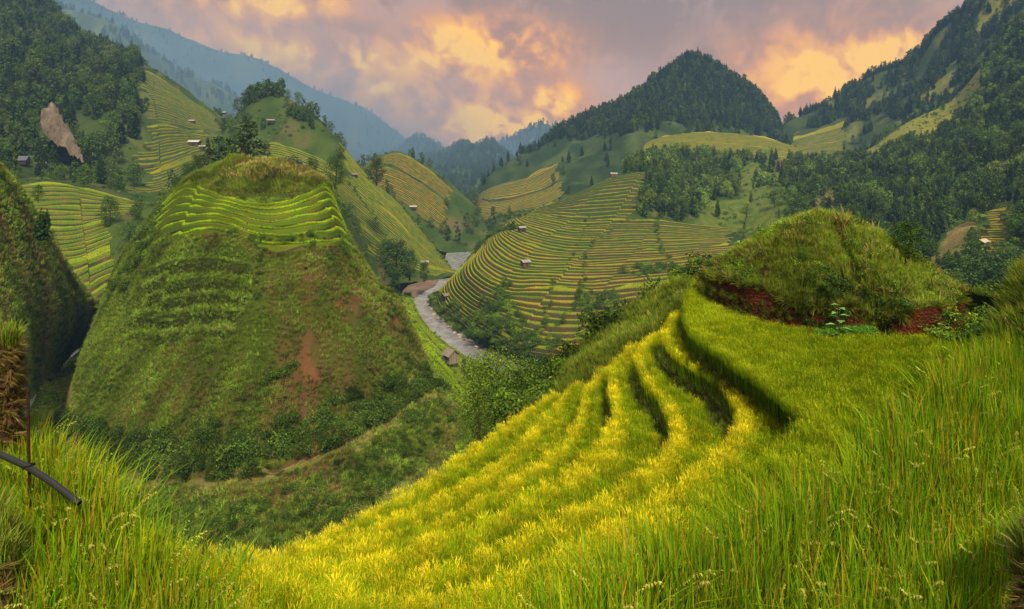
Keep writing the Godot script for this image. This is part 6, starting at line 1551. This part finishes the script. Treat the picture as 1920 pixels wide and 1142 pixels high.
func hut(at: Vector3, turn: float, w: float, l: float, h: float, pitch: float, stilts: float, roof_color: Color, wall_color: Color, label: String, category := "hut", called := "hut") -> Node3D:
	# ridge along the hut's x axis, at is the ground below its middle
	var o := base(called, at, turn)
	tag(o, label, category)
	var tone := r_(0.9, 1.1)
	if stilts > 0.0:
		for k in 4:
			var s := Shape.new()
			s.box(Vector3((k % 2 * 2 - 1) * l * 0.45, stilts * 0.5 - 0.4, (k / 2 * 2 - 1) * w * 0.45), Vector3(0.16, stilts + 0.8, 0.16), wall_color * 0.8)
			put("stilt", s.mesh(), mat.wood, o)
		var f := Shape.new()
		f.box(Vector3(0, stilts - 0.06, 0), Vector3(l * 1.06, 0.12, w * 1.06), wall_color * 0.8)
		put("floor", f.mesh(), mat.wood, o)
	var ridge := h + w * 0.5 * pitch
	for side in 2:
		var z := (side * 2 - 1) * w * 0.5
		# board wall: every board a little in or out of line
		var s := Shape.new()
		var n := int(l / 0.22)
		for k in n: s.box(Vector3(-l * 0.5 + (k + 0.5) * l / n, stilts + h * 0.5, z + r_(-0.012, 0.012)), Vector3(l / n * 0.93, h - 0.02, 0.05), wall_color * r_(0.75, 1.2))
		put("wall", s.mesh(), mat.wood, o)
	for side in 2:
		var x := (side * 2 - 1) * l * 0.5
		var s := Shape.new()
		var n := int(w / 0.22)
		for k in n:
			var z := -w * 0.5 + (k + 0.5) * w / n
			var tall := h + (w * 0.5 - absf(z)) * pitch
			s.box(Vector3(x + r_(-0.012, 0.012), stilts + tall * 0.5, z), Vector3(0.05, tall - 0.03, w / n * 0.93), wall_color * r_(0.75, 1.2))
		put("gable_wall", s.mesh(), mat.wood, o)
	var eave := 0.45
	for side in 2:
		var q := side * 2 - 1
		var s := Shape.new()
		var n := int(l / 0.35) + 3
		var slope_len := (w * 0.5 + eave) * sqrt(1.0 + pitch * pitch)
		for k in n:
			var x := -l * 0.5 - eave + (k + 0.5) * (l + 2 * eave) / n
			var b := Basis(Vector3.RIGHT, q * atan(pitch))
			s.box(Vector3(x, stilts + ridge + 0.05 - (w * 0.5 + eave) * 0.5 * pitch + r_(0, 0.015), q * (w * 0.5 + eave) * 0.5), Vector3((l + 2 * eave) / n * 0.97, 0.05, slope_len), roof_color * r_(0.85, 1.12), b)
		put("roof", s.mesh(), mat.wood, o)
	var d := Shape.new()
	d.box(Vector3(0, stilts + h * 0.42, w * 0.5 + 0.06), Vector3(0.8, h * 0.84, 0.06), wall_color * 0.45)
	put("door", d.mesh(), mat.wood, o)
	return o

func build_huts() -> void:
	var grey := lin(0.22, 0.20, 0.18)
	var pale := lin(0.33, 0.32, 0.31)
	var brown := lin(0.20, 0.16, 0.12)
	var dark := lin(0.09, 0.08, 0.075)
	var slate := lin(0.13, 0.15, 0.19)
	hut(settle(hill.riverside, Vector3(-16.9, -58.7, -178.0)), -0.95, 3.1, 3.5, 2.4, 0.85, 1.3, lin(0.27, 0.24, 0.21), lin(0.30, 0.27, 0.23), "weathered wooden granary on stilts with a steep grey roof, beside the river", "granary", "granary")
	hut(settle(hill.terraced, Vector3(5.5, -45.6, -262.0)), 0.5, 2.6, 3.0, 1.9, 0.5, 0.3, pale, lin(0.16, 0.14, 0.12), "field hut with a white roof alone in the middle of the big rice terraces")
	hut(settle(hill.terraced, Vector3(-26.9, -59.0, -262.0)), 0.7, 2.2, 2.4, 1.5, 0.6, 0.3, grey, dark, "small dark hut on the tip of the terraced hill, by the river bend")
	hut(settle(hill.terraced, Vector3(5.2, -39.3, -330.0)), 0.4, 2.5, 3.0, 1.8, 0.5, 0.2, pale, dark, "pale-roofed hut on the crest left of the big terraces")
	hut(settle(hill.terraced, Vector3(70.6, -13.8, -448.0)), 0.2, 3.5, 4.5, 2.0, 0.5, 0.0, pale, brown, "hut on the ridge line at the top of the big terraces")
	hut(settle(hill.behind, Vector3(-71.2, -39.3, -462.0)), 0.1, 3.2, 4.2, 1.8, 0.4, 0.0, lin(0.52, 0.52, 0.52), dark, "white-roofed hut on the rounded hill above the river")
	hut(settle(hill.grove, Vector3(-44.3, -56.2, -326.0)), 0.3, 2.5, 3.4, 1.7, 0.5, 0.0, pale, brown, "light-roofed hut half hidden by the trees at the river bend")
	hut(settle(hill.left, Vector3(-190.9, 5.8, -385.0)), 0.05, 4.0, 6.2, 2.0, 0.45, 0.0, lin(0.60, 0.60, 0.60), dark, "long barn with a bright white roof on the stepped slope, larger of two", "barn", "barn")
	hut(settle(hill.left, Vector3(-179.2, 3.4, -372.0)), 0.35, 3.2, 4.4, 1.6, 0.4, 0.0, pale, dark, "smaller white-roofed barn just below the long barn", "barn", "barn")
	hut(settle(hill.left, Vector3(-225.4, 22.1, -450.0)), 0.2, 3.2, 3.6, 1.7, 0.5, 0.0, pale, dark, "little grey hut high on the stepped slope above the barns")
	hut(settle(hill.grove, Vector3(-155.2, 19.6, -412.0)), 0.3, 3.0, 3.8, 1.8, 0.4, 0.6, pale, dark, "open field shelter below the copse on the green hill", "shelter", "shelter")
	hut(settle(hill.grove, Vector3(-82.4, -0.5, -215.0)), -0.5, 2.2, 2.8, 1.4, 0.5, 0.0, pale, brown, "small pale-roofed hut beside the thicket behind the cone hill")
	hut(settle(hill.grove, Vector3(-77.5, -2.4, -222.0)), 1.2, 3.2, 3.6, 1.5, 0.9, 0.0, dark, slate, "blue-grey gabled hut behind the reedy hilltop, left of two")
	hut(settle(hill.grove, Vector3(-75.3, -3.2, -226.0)), 1.0, 2.8, 3.2, 1.4, 0.9, 0.0, dark, slate, "darker gabled hut behind the reedy hilltop, right of two")
	hut(settle(hill.left, Vector3(-231.8, 3.0, -300.0)), 0.3, 4.0, 5.0, 2.0, 0.6, 0.0, lin(0.34, 0.34, 0.36), dark, "light grey roofed house among the trees at the left edge", "house", "house")
	hut(settle(hill.left, Vector3(-227.0, 2.2, -300.0)), 1.1, 4.0, 5.0, 2.0, 0.8, 0.0, dark, dark, "dark gabled house next to the light grey roofed one", "house", "house")
	hut(settle(hill.left, Vector3(-211.3, -4.1, -275.0)), 0.25, 4.6, 6.5, 2.2, 0.8, 0.0, slate, lin(0.07, 0.065, 0.06), "dark farmhouse with a blue-grey roof, lowest of the houses at the left edge", "house", "house")
	hut(settle(hill.left, Vector3(-220.9, -3.8, -282.0)), 1.3, 4.0, 4.5, 2.0, 0.9, 0.0, slate, dark, "gabled wing beside the dark farmhouse", "house", "house")
	hut(settle(hill.left, Vector3(-192.8, -4.8, -262.0)), 0.6, 3.0, 3.4, 1.5, 0.5, 0.0, grey, brown, "grey shed in the bushes below the dark farmhouse", "shed", "shed")
	hut(settle(hill.left, Vector3(-208.2, 0.3, -310.0)), 0.9, 3.0, 3.0, 1.6, 0.6, 0.0, pale, dark, "white-fronted shed at the foot of the pale cliff", "shed", "shed")
	hut(settle(hill.right, Vector3(170.7, -33.4, -232.0)), 0.45, 3.0, 3.6, 1.9, 0.55, 0.0, lin(0.55, 0.47, 0.42), lin(0.16, 0.10, 0.08), "small farmhouse with a pale roof beside the stepped strip field", "house", "house")
	hut(settle(hill.right, Vector3(340.5, 3.0, -600.0)), 0.3, 3.4, 4.5, 1.6, 0.5, 0.0, pale, dark, "tiny pale-roofed hut at the lower end of the yellow meadow strip")
	hut(settle(hill.right_far, Vector3(493.3, 98.7, -800.0)), 0.2, 3.6, 6.0, 1.8, 0.4, 0.0, pale, brown, "tiny white-roofed hut high among the trees of the far right mountain")
	hut(settle(hill.left, Vector3(-244.8, 34.5, -545.0)), 0.2, 3.2, 4.4, 1.6, 0.5, 0.0, pale, dark, "tiny white hut at the end of the mountain shoulder")
	hut(settle(hill.left, Vector3(-431.2, 110.3, -672.0)), 0.2, 4.0, 5.5, 1.8, 0.5, 0.0, pale, dark, "tiny pale hut on the crest of the tall mountain")
	hut(settle(hill.grove, Vector3(-92.9, -12.9, -378.0)), 0.4, 2.6, 3.2, 1.5, 0.5, 0.0, grey, dark, "small grey hut at the head of the terraced spur")
	hut(settle(hill.grove, Vector3(-72.6, -12.4, -330.0)), 0.8, 2.4, 3.0, 1.4, 0.5, 0.0, pale, dark, "small light-roofed hut under the lone dense tree")

# ------------------------------------------------------------------ odds and ends

func build_small_things() -> void:
	# pale cliff on the left mountain
	var c := patch([
		[Vector3(-245.6, 6.2, -338.0), Vector3(-238.3, 4.2, -334.0), Vector3(-228.2, 1.9, -328.0), Vector3(-219.5, -0.5, -322.0), Vector3(-212.5, -2.1, -318.0)],
		[Vector3(-256.4, 18.6, -348.0), Vector3(-248.8, 16.6, -344.0), Vector3(-238.3, 13.0, -338.0), Vector3(-228.5, 7.7, -332.0), Vector3(-218.2, 1.4, -324.0)],
		[Vector3(-262.5, 25.1, -358.0), Vector3(-255.8, 24.2, -354.0), Vector3(-248.5, 21.3, -350.0), Vector3(-239.7, 14.9, -344.0), Vector3(-227.1, 6.1, -334.0)],
		[Vector3(-262.4, 30.0, -364.0), Vector3(-260.0, 29.6, -362.0), Vector3(-257.1, 27.6, -360.0), Vector3(-247.3, 20.5, -352.0), Vector3(-234.8, 10.3, -342.0)]], 40, 16, {"slope": [lin(0.22, 0.185, 0.155), lin(0.13, 0.11, 0.09), lin(0.28, 0.245, 0.21), 10.0, 1.6], "amp": 5.0, "wave": 9.0})
	land("cliff", c, mat.gravel, "bare pale rock face like a pointed gable among the trees")
	# rusty pole and black pipe at the left edge of the near rice
	var pole := Shape.new()
	var foot := Vector3(-3.28, -2.37, -4.35)
	var top := Vector3(-3.29, -1.62, -4.35)
	foot.y = -3.0
	pole.tube(PackedVector3Array([foot, foot.lerp(top, 0.5) + Vector3(0.006, 0, 0), top]), PackedFloat32Array([0.011, 0.010, 0.009]), 7, lin(0.06, 0.035, 0.025))
	pole.tube(PackedVector3Array([top + Vector3(0, 0.004, 0), top + Vector3(0.002, 0.03, 0)]), PackedFloat32Array([0.012, 0.004]), 7, lin(0.06, 0.035, 0.025))
	tag(put("pole", pole.mesh(), mat.bark), "thin rusty pole standing in the rice at the left edge", "pole")
	var pipe := Shape.new()
	pipe.tube(PackedVector3Array([Vector3(-4.29, -1.97, -4.60), Vector3(-3.52, -2.06, -4.40), Vector3(-3.28, -2.11, -4.33), Vector3(-3.05, -2.18, -4.25), Vector3(-2.84, -2.29, -4.20)]), PackedFloat32Array([0.021, 0.021, 0.021, 0.021, 0.021]), 10, lin(0.018, 0.022, 0.027))
	var pm := plain("pipe plastic", lin(1, 1, 1), 0.6, 0.25)
	pm.vertex_color_use_as_albedo = true
	tag(put("water_pipe", pipe.mesh(), pm), "black water pipe tied to the rusty pole, dipping into the rice", "pipe")
	var tie := Shape.new()
	var knot := Vector3(-3.27, -2.11, -4.33)
	for k in 3: tie.tube(PackedVector3Array([knot + Vector3(-0.026, -0.01 + k * 0.008, 0.02), knot + Vector3(0.026, 0.0 + k * 0.008, 0.022), knot + Vector3(0.026, 0.0 + k * 0.008, -0.022), knot + Vector3(-0.026, -0.01 + k * 0.008, -0.02)]), PackedFloat32Array([0.004, 0.004, 0.004, 0.004]), 5, lin(0.03, 0.03, 0.035))
	tag(put("pipe_tie", tie.mesh(), mat.bark), "dark tie binding the black pipe to the rusty pole", "tie")
	# straw-hung earth bank at the left edge
	earth("straw_bank", [[Vector3(-4.50, -2.38, -5.30), Vector3(-4.23, -2.32, -5.15), Vector3(-4.03, -2.34, -5.20), Vector3(-4.37, -2.52, -5.70)], [Vector3(-4.50, -1.81, -5.30), Vector3(-4.19, -1.74, -5.10), Vector3(-4.08, -1.79, -5.25), Vector3(-4.48, -1.98, -5.80)], [Vector3(-4.59, -1.58, -5.40), Vector3(-4.27, -1.51, -5.20), Vector3(-4.18, -1.57, -5.35), Vector3(-4.58, -1.75, -5.90)], [Vector3(-4.93, -1.55, -5.80), Vector3(-4.68, -1.51, -5.70), Vector3(-4.59, -1.59, -5.80), Vector3(-4.87, -1.75, -6.20)]], "brown earth bank hung with dead straw at the left edge", 1500, 26)
	earth("dry_bank", [[Vector3(-2.95, -2.52, -3.40), Vector3(-2.69, -2.45, -3.30), Vector3(-2.62, -2.48, -3.35), Vector3(-2.62, -2.60, -3.50)], [Vector3(-3.03, -2.25, -3.50), Vector3(-2.82, -2.21, -3.45), Vector3(-2.78, -2.27, -3.50), Vector3(-2.76, -2.43, -3.60)], [Vector3(-3.38, -2.18, -3.90), Vector3(-3.10, -2.09, -3.80), Vector3(-3.03, -2.20, -3.80), Vector3(-2.98, -2.38, -3.80)]], "dry brown bank in the lower left corner", 200, 60)
	earth("root_bank", [[Vector3(2.31, -2.27, -3.00), Vector3(2.31, -2.20, -2.90), Vector3(2.36, -2.12, -2.80), Vector3(2.61, -2.12, -2.80)], [Vector3(2.48, -2.15, -3.15), Vector3(2.47, -2.03, -3.05), Vector3(2.51, -1.89, -2.95), Vector3(2.71, -1.79, -2.90)], [Vector3(2.75, -2.15, -3.40), Vector3(2.72, -2.02, -3.30), Vector3(2.76, -1.87, -3.20), Vector3(2.89, -1.76, -3.10)], [Vector3(3.19, -2.44, -3.90), Vector3(3.20, -2.31, -3.80), Vector3(3.27, -2.16, -3.70), Vector3(3.39, -2.04, -3.60)]], "reddish earth bank tangled with roots in the lower right corner", 520, 240)
	# shrubs in the gap between the mound and the weedy rise
	var gap := []
	var gap_tint := []
	for k in 34:
		gap.append(upright(Vector3(12.92, -4.81, -17.50) + Vector3(r_(-0.9, 1.4), -0.35 + r_(-0.3, 0.1), r_(-2.6, 1.6)), r_(0.7, 1.3), r_(0.6, 1.0)))
		var gg := r_(0.8, 1.5)
		gap_tint.append(Color(gg, gg, gg * 0.9))
	spread_over("gap_shrubs", shapes.bush + shapes.fresh, mat.leaf, gap, gap_tint, null, "shrubs between the grassy mound and the weedy rise")
	# young green plant at the foot of the mound
	var s := Shape.new()
	s.tube(PackedVector3Array([Vector3.ZERO, Vector3(0.02, 0.3, 0), Vector3(0.0, 0.62, 0)]), PackedFloat32Array([0.014, 0.011, 0.006]), 6, lin(0.10, 0.13, 0.04))
	var o := base("young_plant", Vector3(9.45, -5.22, -18.55) + Vector3(0, -0.3, 0))
	o.scale = Vector3.ONE * 1.75
	tag(o, "young broad-leaved plant at the foot of the red earth bank", "plant")
	put("stem", s.mesh(), mat.bark, o)
	for k in 13:
		var l := Shape.new()
		var a := k * 2.4
		var y := 0.16 + 0.042 * k
		var d := Vector3(cos(a), 0.25, sin(a))
		var side := Vector3(-sin(a), 0, cos(a)) * 0.055
		var len := 0.26 - 0.011 * k
		var b := Vector3(0.01, y, 0)
		var g := lin(0.10, 0.24, 0.07) * r_(0.8, 1.2)
		l.quad(b, b + d * len * 0.5 + side, b + d * len + Vector3.DOWN * 0.05, b + d * len * 0.5 - side, g)
		put("leaf", l.mesh(), mat.leaf, o)
	var w := []
	var t := []
	for k in 60:
		w.append(upright(Vector3(9.69, -5.24, -18.60) + Vector3(r_(-0.7, 0.8), r_(-0.1, 0.12), r_(-0.5, 0.1)), r_(0.3, 0.5), 0.7))
		var g := r_(0.8, 1.2)
		t.append(Color(g * 0.8, g * 1.1, g * 1.1))
	spread_over("low_leaves", shapes.fresh, mat.leaf, w, t, null, "low green leaves round the young plant")
	w = []; t = []
	for k in 70:
		w.append(upright(Vector3(9.89, -4.32, -19.20) + Vector3(r_(-1.1, 1.1), r_(-1.3, 0.5), r_(-0.8, 0.2)), r_(0.4, 0.8), 1.0, 0.5))
		var g := r_(0.5, 0.95)
		t.append(Color(g, g, g))
	spread_over("hanging_scrub", [shapes.bush[0], shapes.bush[1], shapes.grass[1]], mat.leaf, w, t, null, "dark hanging scrub in the hollow of the mound")

func earth(called: String, rows: Array, label: String, straw: int, grass: int) -> void:
	var p := patch(rows, 40, 12, {"slope": [lin(0.10, 0.06, 0.04), lin(0.16, 0.10, 0.065), lin(0.06, 0.04, 0.03), 0.6, 0.5], "amp": 0.10, "wave": 0.4})
	land(called, p, mat.near, label)
	var w := []
	var t := []
	for k in straw:
		var v := p.P[rng.randi() % p.P.size()]
		var b := Basis(Vector3.UP, rng.randf() * TAU) * Basis(Vector3.RIGHT, r_(0.9, 2.7))
		w.append(Transform3D(b.scaled_local(Vector3(0.035, 0.10, 0.035) * r_(0.5, 1.6)), v))
		var g := r_(0.35, 0.9)
		t.append(Color(g, g * 0.9, g * 0.8))
	spread_over("dead_straw", [shapes.dry[0], shapes.dry[1]], mat.leaf, w, t, null, "dead straw hanging on the " + called.replace("_", " "))
	w = []; t = []
	for k in grass:
		var row := rng.randi_range(p.n / 2, p.n - 1)
		var v := p.P[row * p.w + rng.randi() % p.w]
		w.append(upright(v, r_(0.07, 0.20), 1.2, 0.6))
		var g := r_(0.9, 1.5)
		t.append(Color(g, g, g))
	spread_over("bank_grass", [shapes.grass[0], shapes.grass[1]], mat.leaf, w, t, null, "green grass on the " + called.replace("_", " "))
